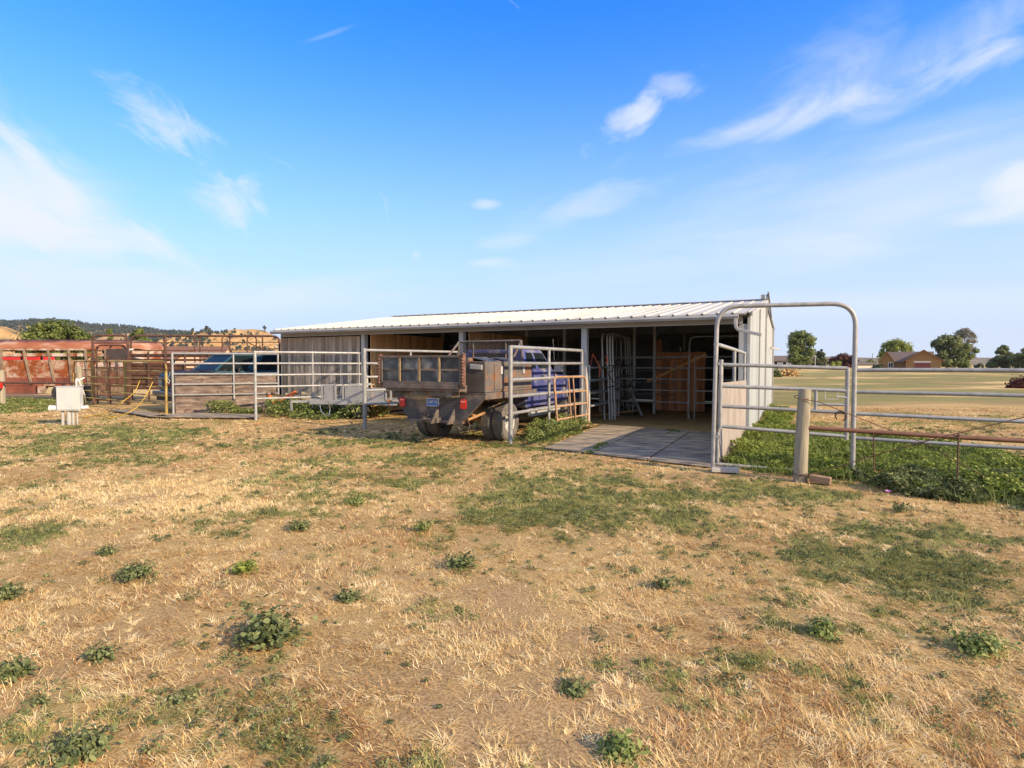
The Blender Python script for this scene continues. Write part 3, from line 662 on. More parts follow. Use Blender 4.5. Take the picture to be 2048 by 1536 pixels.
def leaf_patch(name, label, poly_px, hfun, n, mt, leaf=.03, clump_s=.5, cat='weeds', seed=1, stems=True, upness=.8, aspect=1.5, thr=.3):
    poly = [tuple(G(*p)[:2]) for p in poly_px]; xs = [p[0] for p in poly]; ys = [p[1] for p in poly]
    x = min(xs) + rng.random(n * 3) * (max(xs) - min(xs)); y = min(ys) + rng.random(n * 3) * (max(ys) - min(ys))
    # ragged edge
    jx = (fbm(x, y, .5, seed + 5) - .5) * .7; jy = (fbm(x, y, .5, seed + 9) - .5) * .7
    ok = in_poly(x + jx, y + jy, poly) & outside_shed(x, y); x, y = x[ok][:n], y[ok][:n]
    c = fbm(x, y, clump_s, seed, 3); k = c > thr; x, y, c = x[k], y[k], c[k]
    h = hfun * np.clip((c - thr) / (.72 - thr), .08, 1.15)
    z = h * (1 - rng.random(len(x)) ** 2 * .9)
    nr = np.stack([rng.normal(size=len(x)) * .6, rng.normal(size=len(x)) * .6, np.full(len(x), upness)], -1)
    P = np.stack([x, y, z], -1); sz = np.maximum(leaf * (.5 + rng.random(len(x))), y * .0011)
    o = leaves(name, P, sz, nr, np.clip(.45 + rng.normal(size=len(x)) * .2 + (c - .5) * .5, 0, 1), M[mt], aspect, rng=rng)
    tag(o, label, cat, kind='stuff'); return o
leaf_patch('ground_cover', 'lush bright green ground cover along the shed side and under the panel fence',
           [(1447, 932), (1490, 868), (1538, 812), (1585, 826), (1580, 858), (1700, 870), (1850, 884), (1960, 908), (2160, 942), (2160, 1012), (2000, 1000), (1850, 985), (1740, 962), (1600, 950), (1500, 940)], .20, 90000, 'lush', .030, .55, seed=3, thr=.26)
def cover_grass():
    pl = [tuple(G(*p)[:2]) for p in ((1447, 940), (1490, 880), (1560, 850), (1700, 880), (1960, 915), (2200, 950), (2200, 1040), (1960, 1015), (1740, 978), (1600, 962))]
    x = rng.uniform(2, 9.5, 30000); y = rng.uniform(5.5, 16, 30000); ok = in_poly(x, y, pl) & (fbm(x, y, .5, 401, 3) > .42); x, y = x[ok], y[ok]; n = len(x)
    o = blades('tall_grass', x, y, np.zeros(n), .08 + rng.random(n) ** 2 * .26, np.maximum(.004, y * .0007), rng.random(n) * 6.28, R(50) + rng.random(n) * R(38), rng.random(n) * .9, np.clip(.4 + rng.normal(size=n) * .25, 0, 1), M['kochia'])
    tag(o, 'thin green and dry grass blades mixed into the ground cover', 'grass', kind='stuff')
cover_grass()
leaf_patch('border_weeds', 'darker leafy weeds along the near edge of the green ground cover',
           [(1720, 958), (1850, 955), (2160, 975), (2160, 1035), (1960, 1005), (1800, 990)], .19, 26000, 'weed', .024, .4, seed=31, thr=.32, aspect=2.2)
leaf_patch('kochia_weeds', 'tall green bushy weeds between the pipe fence and the grey boards',
           [(520, 800), (620, 792), (735, 800), (800, 800), (815, 822), (760, 838), (640, 840), (525, 835)], .52, 30000, 'kochia', .035, .9, seed=41, upness=.5, aspect=2.2, thr=.25)
leaf_patch('low_weeds', 'green weeds at the foot of the plywood fence', [(405, 820), (520, 806), (520, 828), (420, 830)], .38, 9000, 'kochia', .035, .7, seed=43, upness=.5, thr=.22)
leaf_patch('trackside_weeds', 'green weeds around the foot of the leaning rusty gate', [(1045, 868), (1105, 850), (1170, 842), (1188, 852), (1130, 878), (1080, 888)], .36, 11000, 'kochia', .022, .6, seed=47, upness=.4, aspect=2.4, thr=.40)
leaf_patch('sunny_weeds', 'bright yellow green weeds beyond the truck bumper', [(735, 800), (860, 795), (870, 812), (815, 828), (738, 830)], .36, 9000, 'lush', .035, .6, seed=49, thr=.25)
leaf_patch('left_weeds', 'low green weeds below the stock trailer', [(-60, 806), (120, 800), (180, 806), (110, 824), (-60, 830)], .22, 9000, 'kochia', .04, 1.2, seed=53, thr=.35)
leaf_patch('mat_weeds', 'grass sprouting in the seam between the rubber mats', [(1165, 905), (1205, 888), (1220, 886), (1190, 902), (1172, 912)], .05, 1500, 'lush', .02, .2, seed=57, thr=.2)
leaf_patch('mat_weeds', 'little green tuft on the mats before the shed opening', [(1332, 866), (1345, 860), (1356, 862), (1345, 870)], .06, 900, 'lush', .02, .2, seed=59, thr=.1)

# ------------------------------------------------------------------ trees
def tree(name, label, px, base_py_Y, top_py, wpx, mt, seed, trunk_h=.18, shape='round', leaf=.35, n=7000, cat='tree', group=None, squash=1.0, nl=26):
    Y = base_py_Y; X = X_(px, Y); H = Z_(top_py, Y) * 1.04; W = wpx / F * Y * 1.16; rg = np.random.default_rng(seed); rd = random.Random(seed)
    nl = int(nl * 2.0)
    t = thing(name, label, cat, (X, Y, 0), 0, group)
    tr = MB(); tr.tube([(0, 0, -.2), (rd.uniform(-.1, .1), 0, H * .25), (rd.uniform(-.2, .2), 0, H * .5), (0, 0, H * .8)], H * .028, 8, r1=H * .008)
    P = []; NR = []; LT = []
    z0 = H * trunk_h
    for i in range(nl):
        zz = rd.random()
        if shape == 'round': prof = math.sqrt(max(.05, 1 - (2 * zz - 1) ** 2))
        elif shape == 'cone': prof = (1 - zz) ** .8 * 1.0 + .08
        elif shape == 'vase': prof = min(1, .35 + 1.1 * zz) * math.sqrt(max(.05, 1 - max(0, zz - .45) ** 2 / .32))
        else: prof = 1
        th = rd.random() * 2 * math.pi; rr = W / 2 * prof * math.sqrt(rd.random()) * .78
        c = np.array([rr * math.cos(th), rr * math.sin(th) * .9, z0 + (H - z0) * (.08 + .84 * zz)])
        sz = W * .115 * (.6 + rd.random() * .7) * (1.0 if shape != 'cone' else .55 + .7 * (1 - zz))
        m = int(n / nl); d = rg.normal(size=(m, 3)); d /= np.linalg.norm(d, axis=1, keepdims=True)
        rad = sz * (.45 + .75 * rg.random(m) ** .8)
        # ragged lobe surface
        rad *= .8 + .45 * np.sin(d[:, 0] * 7 + i) * np.sin(d[:, 1] * 6 + i * 2) * .6
        q = c + d * rad[:, None] * np.array([1, 1, .85 * squash])
        P.append(q); NR.append(d + rg.normal(size=(m, 3)) * .35 + np.array([0, 0, .25])); LT.append(np.full(m, rd.uniform(-.18, .18)))
        if i % 4 == 0: tr.tube([(0, 0, H * (trunk_h + .1)), tuple(c * .55 + np.array([0, 0, H * .12])), tuple(c)], H * .010, 5, r1=H * .003)
    P = np.concatenate(P); P[:, 2] = np.maximum(P[:, 2], .15)
    tr.build('trunk', M['bark'], t, smooth=True)
    lt = np.concatenate(LT); leaves('crown', P, leaf * (.6 + .8 * rg.random(len(P))), np.concatenate(NR), np.clip(.5 + lt + rg.normal(size=len(P)) * .15, 0, 1), M[mt], 1.5, parent=t, rng=rg)
    return t
M['lf_cotton'] = leaf_mat('cottonwood_leaf', (.09, .12, .035), (.18, .22, .06), (.29, .32, .11), .3)
M['lf_dark'] = leaf_mat('dark_leaf', (.07, .09, .035), (.14, .165, .06), (.24, .26, .10), .25)
M['lf_silver'] = leaf_mat('silvery_leaf', (.18, .17, .13), (.30, .28, .21), (.44, .40, .32), .2)
M['lf_yel'] = leaf_mat('yellow_green_leaf', (.14, .17, .03), (.26, .29, .05), (.38, .40, .09), .3)
M['lf_con'] = leaf_mat('conifer_needle', (.06, .075, .035), (.11, .125, .06), (.18, .18, .09), .15)
M['lf_plum'] = leaf_mat('plum_leaf', (.05, .015, .015), (.09, .03, .025), (.13, .05, .04), .2)
M['lf_will'] = leaf_mat('willow_leaf', (.07, .10, .02), (.13, .16, .035), (.21, .23, .06), .3)
M['lf_pine'] = leaf_mat('far_pine', (.028, .035, .022), (.045, .055, .035), (.07, .08, .05), .0)
FY = 185
tree('cottonwood_tree', 'tall full green cottonwood beside the blue grey house', 1600, FY, 664, 74, 'lf_cotton', 1, .06, 'vase', .42, 9000, nl=34)
tree('spruce_tree', 'narrow brownish conifer right of the tall cottonwood', 1640, FY, 698, 34, 'lf_con', 2, .02, 'cone', .4, 3500, nl=20)
tree('bush_tree', 'small green bush between the conifer and the plum tree', 1672, FY - 4, 724, 30, 'lf_yel', 3, .0, 'round', .3, 1600, nl=10)
tree('plum_tree', 'low dark plum-red tree seen through the arch', 1682, FY + 6, 711, 58, 'lf_plum', 4, .02, 'round', .4, 3500, nl=18)
tree('shade_tree', 'round yellow green tree behind the brown house', 1792, FY + 25, 682, 64, 'lf_yel', 5, .1, 'round', .42, 6500, nl=26)
tree('elm_tree', 'dense dark green tree at the right end of the brown house', 1893, FY - 4, 671, 66, 'lf_dark', 6, .05, 'round', .42, 9000, nl=34)
tree('silver_tree', 'taller silvery half-bare tree behind the dense dark green tree', 1927, FY + 2, 656, 50, 'lf_silver', 7, .06, 'vase', .32, 3800, nl=26)
tree('maple_tree', 'lower green tree filling under the silvery half-bare tree', 1925, FY - 2, 690, 56, 'lf_cotton', 8, .02, 'round', .4, 5000, nl=20)
tree('spruce_tree', 'broad cone-shaped green tree standing alone near the right edge', 2004, FY, 691, 54, 'lf_dark', 9, .01, 'cone', .42, 6500, nl=36)
tree('elm_tree', 'dark tree cut by the right edge of the field', 2052, FY - 6, 697, 56, 'lf_dark', 10, .01, 'round', .42, 5000, nl=24)
tree('bush_tree', 'pale green bush between the two right-hand trees', 2030, FY + 10, 714, 34, 'lf_cotton', 11, .0, 'round', .35, 1500, nl=8)
tree('bush_tree', 'low grey bush left of the broad cone-shaped tree', 1957, FY + 8, 728, 26, 'lf_con', 12, .0, 'round', .3, 1200, nl=8)
tree('hedge_bush', 'rounded dark hedge at the left corner of the brown house', 1755, FY - 12, 730, 22, 'lf_dark', 13, .0, 'round', .3, 1500, nl=8)
tree('bush_tree', 'green bush on the rise left of the brown house', 1740, FY + 60, 719, 24, 'lf_cotton', 14, .0, 'round', .4, 1200, nl=8)
tree('willow_tree', 'wide bushy green willow behind the rusty stock trailer', 112, 110, 643, 128, 'lf_will', 15, .02, 'round', .34, 12000, squash=.9, nl=46)
tree('willow_tree', 'lower right shoulder willow of the trees behind the stock trailer', 175, 112, 668, 50, 'lf_will', 16, .0, 'round', .34, 3500, nl=18)
tree('ash_tree', 'pointed green tree behind the brown arched gate', 221, 100, 657, 36, 'lf_cotton', 17, .03, 'cone', .3, 4200, nl=22)
tree('ash_tree', 'round green tree right of the pointed green one', 279, 98, 659, 48, 'lf_will', 18, .05, 'round', .3, 4500, nl=22)
tree('ash_tree', 'drooping green tree at the nose of the stock trailer', 296, 96, 680, 46, 'lf_cotton', 19, .0, 'round', .3, 4000, nl=20)
tree('bush_tree', 'low green bush left of the brown-roofed house', 318, 100, 690, 34, 'lf_cotton', 20, .0, 'round', .3, 2000, nl=10)
tree('bush_tree', 'small green bush between the two brown-roofed houses', 424, 165, 688, 12, 'lf_will', 21, .0, 'round', .4, 800, nl=6)

# ------------------------------------------------------------------ hills
M['hill'] = mat('dry_grass_hill', (.24, .14, .06), (.42, .26, .11), (.56, .36, .17), rough=1, scale=.012, stretch=(1, 1, 3), bump=.6, bscale=.05, tone=0, spec=0, bdist=4, detail=9,
                extra=lambda t, tcn, col, b: MixC(t, MapR(t, Noise(t, tcn.outputs['Object'], .02, 8, .7), .54, .62), col, (.16, .13, .07)))
M['hill_far'] = mat('far_grey_green_hill', (.13, .11, .075), (.19, .16, .11), (.26, .21, .15), rough=1, scale=.02, bump=.4, bscale=.05, tone=0, spec=0, bdist=4, detail=9)
def hill(name, pts, Y, depth, mt, seed, rough=.10, nx=260, ny=46):
    """pts: skyline (px, py); ridge at distance Y, slopes down to both sides"""
    xs = np.array([X_(p[0], Y) for p in pts]); hs = np.array([Z_(p[1], Y) for p in pts])
    x = np.linspace(xs[0], xs[-1], nx); H = np.interp(x, xs, hs)
    v = np.linspace(-1, 1, ny); XX, VV = np.meshgrid(x, v, indexing='ij'); HH = np.repeat(H[:, None], ny, 1)
    sc = (xs[-1] - xs[0])
    prof = np.clip(1 - np.abs(VV) ** 1.3, 0, 1)
    nn = fbm(XX, VV * depth, sc * .05, seed, 5) - .5; gl = np.abs(fbm(XX, VV * depth * .35, sc * .03, seed + 7, 3) - .5)
    Z = HH * prof * (1 + nn * 1.3 * (1 - prof) - gl * 3.4 * (1 - prof) * prof * 2) + (nn * rough * HH * (1 - prof * .6)) - 1.0
    YY = Y + VV * depth + (fbm(XX, VV * 0, sc * .1, seed + 3) - .5) * depth * .3
    co = np.stack([XX, YY, Z], -1).reshape(-1, 3)
    i = np.arange(nx - 1)[:, None] * ny; j = np.arange(ny - 1)[None, :]
    q = np.stack([i + j, i + ny + j, i + ny + j + 1, i + j + 1], -1).reshape(-1, 4)
    o = np_mesh(name, co, q, np.full(len(q), .5), M[mt], smooth=True); struct(o)
    return XX, YY, Z
far = hill('hills', [(-900, 690), (-500, 660), (-100, 646), (0, 645), (30, 647), (60, 643), (100, 643), (150, 646), (170, 652), (220, 653), (260, 656), (300, 661), (340, 667), (380, 668), (420, 676), (480, 682), (600, 700), (700, 726)], 1500, 420, 'hill', 101)
hill('hills', [(-600, 726), (-200, 690), (-60, 660), (0, 651), (18, 652), (35, 664), (60, 676), (140, 700), (200, 728)], 700, 120, 'hill', 111, nx=160)
gold = hill('hills', [(330, 712), (350, 690), (380, 668), (405, 661), (428, 663), (445, 665), (460, 660), (480, 656.5), (500, 655.5), (520, 658), (535, 664), (545, 674), (560, 679), (600, 680), (700, 700), (800, 726)], 880, 200, 'hill', 121, nx=220)
hill('hills', [(1400, 722), (1560, 716), (1650, 712), (1760, 715), (1900, 714), (2048, 715), (2300, 712), (2700, 720)], 1300, 240, 'hill_far', 131)
hill('hills', [(640, 727), (900, 723), (1200, 724), (1450, 722)], 1400, 200, 'hill_far', 141)
def forest(name, label, XYZ, dens, seed, cond, h=9.0, n=1600):
    XX, YY, Z = XYZ; rg = np.random.default_rng(seed)
    nx, ny = XX.shape; i = rg.integers(0, nx - 1, n * 8); j = rg.integers(0, int(ny * .58), n * 8)
    x = XX[i, j] + rg.normal(size=len(i)) * 3; y = YY[i, j]; z = Z[i, j]
    ok = cond(x, y, z); x, y, z = x[ok][:n], y[ok][:n], z[ok][:n]
    m = 12; hh = h * (.6 + .7 * rg.random(len(x)))
    t = rg.random((len(x), m)); r = (1 - t) * .42 * hh[:, None] * .75 + .5; th = rg.random((len(x), m)) * 6.283
    P = np.stack([x[:, None] + r * np.cos(th), y[:, None] + r * np.sin(th), z[:, None] + t * hh[:, None]], -1).reshape(-1, 3)
    nr = np.stack([np.cos(th), np.sin(th), np.full_like(th, .5)], -1).reshape(-1, 3)
    o = leaves(name, P, np.full(len(P), 2.8) * (.6 + .7 * rg.random(len(P))), nr, np.clip(.5 + rg.normal(size=len(P)) * .2, 0, 1), M['lf_pine'], 1.3, rng=rg)
    tag(o, label, 'forest', kind='stuff')
forest('hillside_pines', 'dark pine woods covering the far ridge behind the stock trailer', far, 1, 5,
       lambda x, y, z: (fbm(x, y, 110, 201, 4) + np.clip(z - 55, -60, 60) * .006 > .47) & (x < X_(440, 1500)), 9.0, 13000)
forest('hillside_pines', 'scattered pines along the top of the nearer golden hill', gold, 1, 6,
       lambda x, y, z: ((x < X_(432, 880)) & (z > 34) & (fbm(x, y, 25, 205, 3) > .52)), 5.5, 130)
forest('hillside_brush', 'low brown brush dotted over the nearer golden hill', gold, 1, 8, lambda x, y, z: (z > 4) & (fbm(x, y, 40, 215, 4) > .50), 2.6, 900)
for (px, py, hpx) in ((530, 660, 9), (415, 661, 9), (552, 678, 6)):
    Y = 880; tree('pine_tree', {530: 'lone dark pine on the crest of the golden hill', 415: 'pair-like dark pine on the left rim of the golden hill', 552: 'small dark pine at the right foot of the golden hill crest'}[px],
                  px, Y, py - hpx + 3, 8, 'lf_pine', px, .9, 'round', 1.0, 400, nl=7)

# ------------------------------------------------------------------ houses
def gable_house(name, label, cat, X, Y, rz, Wd, Dp, wall_h, ridge_h, wallc, roofc, over=.5, windows=(), door=None, garage=None, front_gable=None):
    t = thing(name, label, cat, (X, Y, 0), rz)
    wm = M.get(wallc); rm = M.get(roofc)
    b = MB(); b.prism([(-Dp / 2, 0), (Dp / 2, 0), (Dp / 2, wall_h), (0, ridge_h - .12), (-Dp / 2, wall_h)], lambda p, q, s: (s, p, q), -Wd / 2, Wd / 2)
    b.build('wall', wm, t)
    r = MB(); k = (ridge_h - wall_h) / (Dp / 2)
    for sgn in (-1, 1):
        e = Dp / 2 + over
        r.prism([(0, ridge_h), (sgn * e, ridge_h - k * e), (sgn * e, ridge_h - k * e - .18), (0, ridge_h - .18)], lambda p, q, s: (s, p, q), -Wd / 2 - over, Wd / 2 + over)
    r.build('roof', rm, t)
    for (wx, wz, ww, wh) in windows:
        f = MB(); f.box(wx - ww / 2 - .1, wx + ww / 2 + .1, -Dp / 2 - .06, -Dp / 2 - .003, wz - wh / 2 - .1, wz + wh / 2 + .1)
        fo = f.build('window', M['white'], t)
        g = MB(); g.box(wx - ww / 2, wx + ww / 2, -Dp / 2 - .08, -Dp / 2 - .063, wz - wh / 2, wz + wh / 2); g.build('pane', M['glass'], fo)
    return t
M['tan_siding'] = mat('brown_wood_siding', (.25, .14, .055), (.31, .18, .075), rough=.9, scale=1, stretch=(6, 6, .5), bump=.2, tone=0)
M['shingle'] = mat('brown_grey_shingles', (.10, .075, .065), (.14, .105, .09), rough=.95, scale=3, bump=.3, tone=0)
M['shingle_br'] = mat('red_brown_shingles', (.13, .065, .045), (.18, .09, .06), rough=.95, scale=2, bump=.3, tone=0)
M['blue_siding'] = mat('blue_grey_siding', (.14, .15, .19), (.17, .18, .22), rough=.9, scale=1, bump=.1, tone=0)
M['peach'] = mat('peach_stucco', (.55, .36, .24), (.62, .42, .3), rough=.9, scale=1, bump=.1, tone=0)
M['cream_w'] = mat('cream_siding', (.6, .55, .46), rough=.9, scale=1, bump=.1, tone=0)
M['fascia'] = mat('orange_fascia', (.42, .22, .08), rough=.8, bump=0)
M['garage'] = mat('dark_red_door', (.18, .045, .035), (.22, .06, .05), rough=.7, scale=2, bump=.1, tone=0)
HY = 172
def brown_house():
    X = X_(1790, HY); th_ = math.atan2(X, HY); t = thing('brown_house', 'brown timber house with grey roof, front gable and red garage door across the field', 'house', (X, HY, 0), -th_)
    k = HY * math.cos(th_) / F
    def x(px): return (px - 1790) * k
    # long wing, ridge along x with hip gable at left
    wz = Z_(722, HY); rz_ = Z_(703.5, HY)
    b = MB(); b.prism([(0, -.2), (9, -.2), (9, wz), (4.5, rz_ - .1), (0, wz)], lambda p, q, s: (s, p, q), x(1770), x(1860)); 
    b.prism([(x(1757), -.2), (x(1788), -.2), (x(1788), wz), (x(1773), rz_ - .1), (x(1757), wz)], lambda p, q, s: (p, s, q), -1.2, 4.5)
    gx0, gx1 = x(1811), x(1877); gr = Z_(700.5, HY - 3); gw = Z_(721, HY - 3)
    b.prism([(gx0, -.2), (gx1, -.2), (gx1, gw), ((gx0 + gx1) / 2, gr), (gx0, gw)], lambda p, q, s: (p, s, q), -4.0, 4.0)
    b.build('wall', M['tan_siding'], t)
    r = MB()
    r.prism([(-.6, wz - .15), (4.5, rz_ + .05), (9.6, wz - .15), (9.6, wz - .4), (4.5, rz_ - .2), (-.6, wz - .4)], lambda p, q, s: (s, p, q), x(1772), x(1866))
    for (a0, a1, ap, zz, rr, y0, y1) in ((x(1755), x(1790), x(1773), wz, rz_, -1.8, 4.5), (gx0 - .9, gx1 + .9, (gx0 + gx1) / 2, gw, gr, -4.7, 4.4)):
        r.prism([(a0, zz - .25), (ap, rr + .1), (a1, zz - .25), (a1, zz - .5), (ap, rr - .16), (a0, zz - .5)], lambda p, q, s: (p, s, q), y0, y1)
    r.build('roof', M['shingle'], t)
    f = MB()
    for (a0, a1, ap, zz, rr, y0) in ((x(1755), x(1790), x(1773), wz, rz_, -1.86), (gx0 - .9, gx1 + .9, (gx0 + gx1) / 2, gw, gr, -4.76)):
        f.beam((a0, y0, zz - .4), (ap, y0, rr - .05), .1, .35, up=(0, 1, 0)); f.beam((ap, y0, rr - .05), (a1, y0, zz - .4), .1, .35, up=(0, 1, 0))
    f.beam((gx0, -4.04, gw - .1), (gx1, -4.04, gw - .1), .08, .22)
    for q in (gx0 + .1, gx1 - .1): f.beam((q, -4.04, 0), (q, -4.04, gw - .22), .25, .08, up=(0, 1, 0))
    f.build('fascia', M['fascia'], t)
    g = MB(); g.box(x(1827), x(1857), -4.08, -4.003, 0, Z_(725.5, HY - 4)); gd = g.build('garage_door', M['garage'], t)
    h = MB(); h.box(x(1826), x(1858), -4.13, -4.003, Z_(725.3, HY - 4), Z_(722.6, HY - 4)); h.build('door_header', M['white'], t)
    wf = MB(); wf.box(x(1776), x(1786), -1.27, -1.203, Z_(736, HY), Z_(724.6, HY)); wo_ = wf.build('window', M['white'], t)
    for q in (1777, 1781.5):
        pn = MB(); pn.box(x(q), x(q + 3.7), -1.30, -1.273, Z_(735, HY), Z_(725.6, HY)); pn.build('pane', M['glass'], wo_)
brown_house()
gable_house('blue_house', 'long blue grey house partly hidden by the tall cottonwood', 'house', X_(1570, 200), 205, 0, 17, 9, 3.0, 4.6, 'blue_siding', 'shingle',
            windows=((-6.0, 1.9, 1.2, 1.2), (-3.0, 1.9, 1.2, 1.2), (0.0, 1.9, 1.3, 1.1), (4.5, 1.9, 1.1, 1.2), (7.0, 1.9, 1.1, 1.2)))
c = MB(); c.box(-.5, .5, -.4, .4, 0, 1.0); hs_ = [o for o in bpy.data.objects if o.name == 'blue_house'][0]
co_ = c.build('chimney', M['shingle'], hs_, loc=(-3.0, -1.0, 4.2))
gable_house('brown_roof_house', 'brown-roofed house with peach gable beyond the board corral', 'house', X_(372, 150), 156, R(6), 15, 11, 3.2, 6.4, 'peach', 'shingle_br',
            windows=((-4, 1.9, 1.3, 1.2), (2, 1.9, 1.3, 1.2)))
gable_house('peach_gable', 'peach gabled garage in front of the brown-roofed house', 'house', X_(387, 140), 143, R(92), 7, 7.5, 3.0, 5.0, 'peach', 'shingle_br')
gable_house('dark_roof_house', 'low dark-roofed white house beyond the parked blue wagon', 'house', X_(455, 170), 175, R(-3), 19, 10, 2.9, 5.4, 'cream_w', 'shingle',
            windows=((-7, 1.7, 1.6, 1.2), (-4, 1.7, 1.4, 1.2), (0, 1.7, 1.6, 1.2), (4, 1.7, 1.4, 1.2)))
gable_house('white_gable_house', 'small white gabled house at the right end of the far row', 'house', X_(507, 165), 166, R(88), 8, 9, 3.0, 4.6, 'cream_w', 'shingle')
gable_house('white_shed', 'tiny white shed on the field edge left of the brown house', 'shed', X_(1733, 230), 232, 0, 7, 4, 1.7, 2.4, 'cream_w', 'shingle')
gable_house('far_roof_house', 'far brown roof peeking over the trees at the left', 'house', X_(325, 190), 195, 0, 14, 9, 3.2, 6.2, 'cream_w', 'shingle_br')
up = MB(); up.tube([(0, 0, 0), (0, 0, 4.4)], .13, 8); tag(up.build('utility_post', M['trim_lt'], loc=(X_(1630, 180), 180, 0)), 'thin pale post between the cottonwood and the conifer', 'post')
for (px, top, lb) in ((1744, 707, 'thin far pole above the white field shed'),):
    up = MB(); up.tube([(0, 0, 0), (0, 0, Z_(top, 300))], .12, 6); tag(up.build('utility_pole', M['bark'], loc=(X_(px, 300), 300, 0)), lb, 'pole')
# brush and mound in the field
def brush(name, label, px, py, wpx, hpx, mt, n=1500):
    c = G(px, py); k = c.y / F; rg = np.random.default_rng(int(px)); P = rg.normal(size=(n, 3)) * np.array([wpx * k / 4, wpx * k / 6, hpx * k / 2.2]); P[:, 2] = np.abs(P[:, 2])
    o = leaves(name, P, np.full(n, .0022 * c.y), rg.normal(size=(n, 3)) + np.array([0, 0, .5]), np.clip(.5 + rg.normal(size=n) * .2, 0, 1), M[mt], 2.0, rng=rg)
    o.location = (c.x, c.y, 0); tag(o, label, 'bush'); return o
brush('field_bush', 'small dark green bush in the field by the shed wall', 1551, 754, 14, 10, 'lf_dark')
brush('dry_brush', 'dry tan brush pile in the field right of the small dark bush', 1578, 752, 30, 12, 'dry')
brush('soil_heap', 'dark weedy heap at the right edge of the field', 2044, 776, 40, 16, 'lf_plum', 2600)

# ------------------------------------------------------------------ the shed
RIB = .34
def shed():
    t = thing('pole_shed', 'long open-fronted livestock shed with ribbed cream metal roof and grey board wall', 'shed', (C0.x, C0.y, 0), math.atan2(-U.y, -U.x))
    # local frame: +x points along -U (towards the right corner), +y = V (into the shed), so local x = -u
    def lx(u): return -u
    E = 2.83; RG = 3.74; vr = 6.3; vb = 11.6; EB = 3.15
    fo = .32
    kf = (RG - E) / (vr + fo); ULEFT = 15.35
    # roof: ribbed sheet
    r = MB(); n = int((ULEFT + .08) / RIB)
    def sheet(v0, z0, v1, z1, th=.025):
        x = .06
        prof = []
        while x > -ULEFT:
            prof += [(x, 0), (x - .02, .03), (x - .055, .03), (x - .075, 0)]; x -= RIB
        prof.append((-ULEFT, 0))
        m = len(prof); vs = []
        for (vv, zz) in ((v0, z0), (v1, z1)):
            for (a, h) in prof: vs.append((a, vv, zz + h))
        for (vv, zz) in ((v0, z0), (v1, z1)):
            for (a, h) in prof: vs.append((a, vv, zz + h - th))
        fs = []
        for i in range(m - 1):
            fs.append((i, i + 1, m + i + 1, m + i)); fs.append((2 * m + i, 3 * m + i, 3 * m + i + 1, 2 * m + i + 1))
            fs.append((i, 2 * m + i, 2 * m + i + 1, i + 1)); fs.append((m + i, m + i + 1, 3 * m + i + 1, 3 * m + i))
        fs += [(0, m, 3 * m, 2 * m), (m - 1, 3 * m - 1, 4 * m - 1, 2 * m - 1)]
        r.add(vs, fs)
    sheet(-fo, E, vr, RG); sheet(vr + .002, RG, vb + .3, EB)
    r.build('roof', M['roof'], t)
    rc = MB()
    rc.prism([(vr - .16, RG - .01 + .035), (vr, RG + .065), (vr + .16, RG + .028), (vr + .16, RG + .036), (vr, RG + .075), (vr - .16, RG + .033)], lambda p, q, s: (s, p, q), .07, -ULEFT)
    rc.build('ridge_cap', M['dark_in'], t)
    # gutter and fascia
    g = MB()
    g.prism([(-fo - .11, E - .035), (-fo - .12, E - .08), (-fo - .09, E - .135), (-fo - .005, E - .14), (-fo - .005, E - .03), (-fo - .02, E - .03), (-fo - .02, E - .11), (-fo - .08, E - .11), (-fo - .1, E - .035)],
            lambda p, q, s: (s, p, q), -.18, -ULEFT - .02)
    go = g.build('gutter', M['gutter'], t)
    d = MB(); pts = round_path([(-.24, -fo - .06, E - .13), (-.24, -fo - .06, E - .38), (.32, -fo - .10, E - .52)], .16, 6)
    for a, b in zip(pts[:-1], pts[1:]): d.beam(a, b, .075, .095, up=(0, 1, 0))
    d.build('downspout', M['trim_lt'], go, bevel=.01)
    sf = MB(); sf.box(-.02, -ULEFT, -fo + .01, -.06, E - .05, E - .03); sf.build('soffit', M['soffit'], t)
    hb = MB(); hb.box(-.12, -ULEFT + .1, -.055, .0, E - .235, E - .052); hb.box(-.12, -ULEFT + .1, -.09, -.056, E - .235, E - .21); hb.build('header_beam', M['trim_lt'], t)
    # front posts
    for u in (.10, 4.05, 7.87, 11.59):
        p = MB(); w_ = .075 if u > .2 else .1
        p.box(-u - w_, -u + w_, -.035, .13, 0, E - .237); p.build('post', M['post'], t, bevel=.006)
    ct = MB(); ct.box(-.01, .055, -.05, -.002, 0, E - .05); ct.build('corner_trim', M['post'], t)
    # grey board wall in the left bay
    b = MB(); u = 11.72; rd = random.Random(3)
    while u < 15.28:
        w_ = min(rd.choice((.14, .15, .165, .19, .12)), 15.3 - u); dz = rd.uniform(-.02, .02); dy = rd.uniform(-.006, .006)
        b.box(-u - w_ + .012, -u, -.03 + dy, -.002, .04 + dz, E - .27, tone=rd.random()); u += w_
    b.build('board_wall', M['grey_wood'], t)
    # rails behind the boards
    # left end wall boards
    b = MB(); v = 0
    while v < vb:
        z1 = (E + (v + .1) * kf if v < vr else RG - (v - vr) * (RG - EB) / (vb + .3 - vr)) - .06
        b.box(-15.33, -15.31, v, v + .155, .03, z1, tone=rd.random()); v += .16
    b.build('end_wall', M['grey_wood'], t)
    # right metal wall
    b = MB(); prof = []
    v = 0.0
    while v < vb:
        prof += [(v, 0), (v + .16, 0), (v + .18, .022), (v + .21, .022), (v + .23, 0)]; v += .25
    prof.append((vb, 0))
    def top(v): return (E + (v + fo) * kf if v < vr else RG - (v - vr) * (RG - EB) / (vb + .3 - vr)) - .028
    vs = []; m = len(prof)
    for (v, h) in prof: vs.append((h + .02, v, .03))
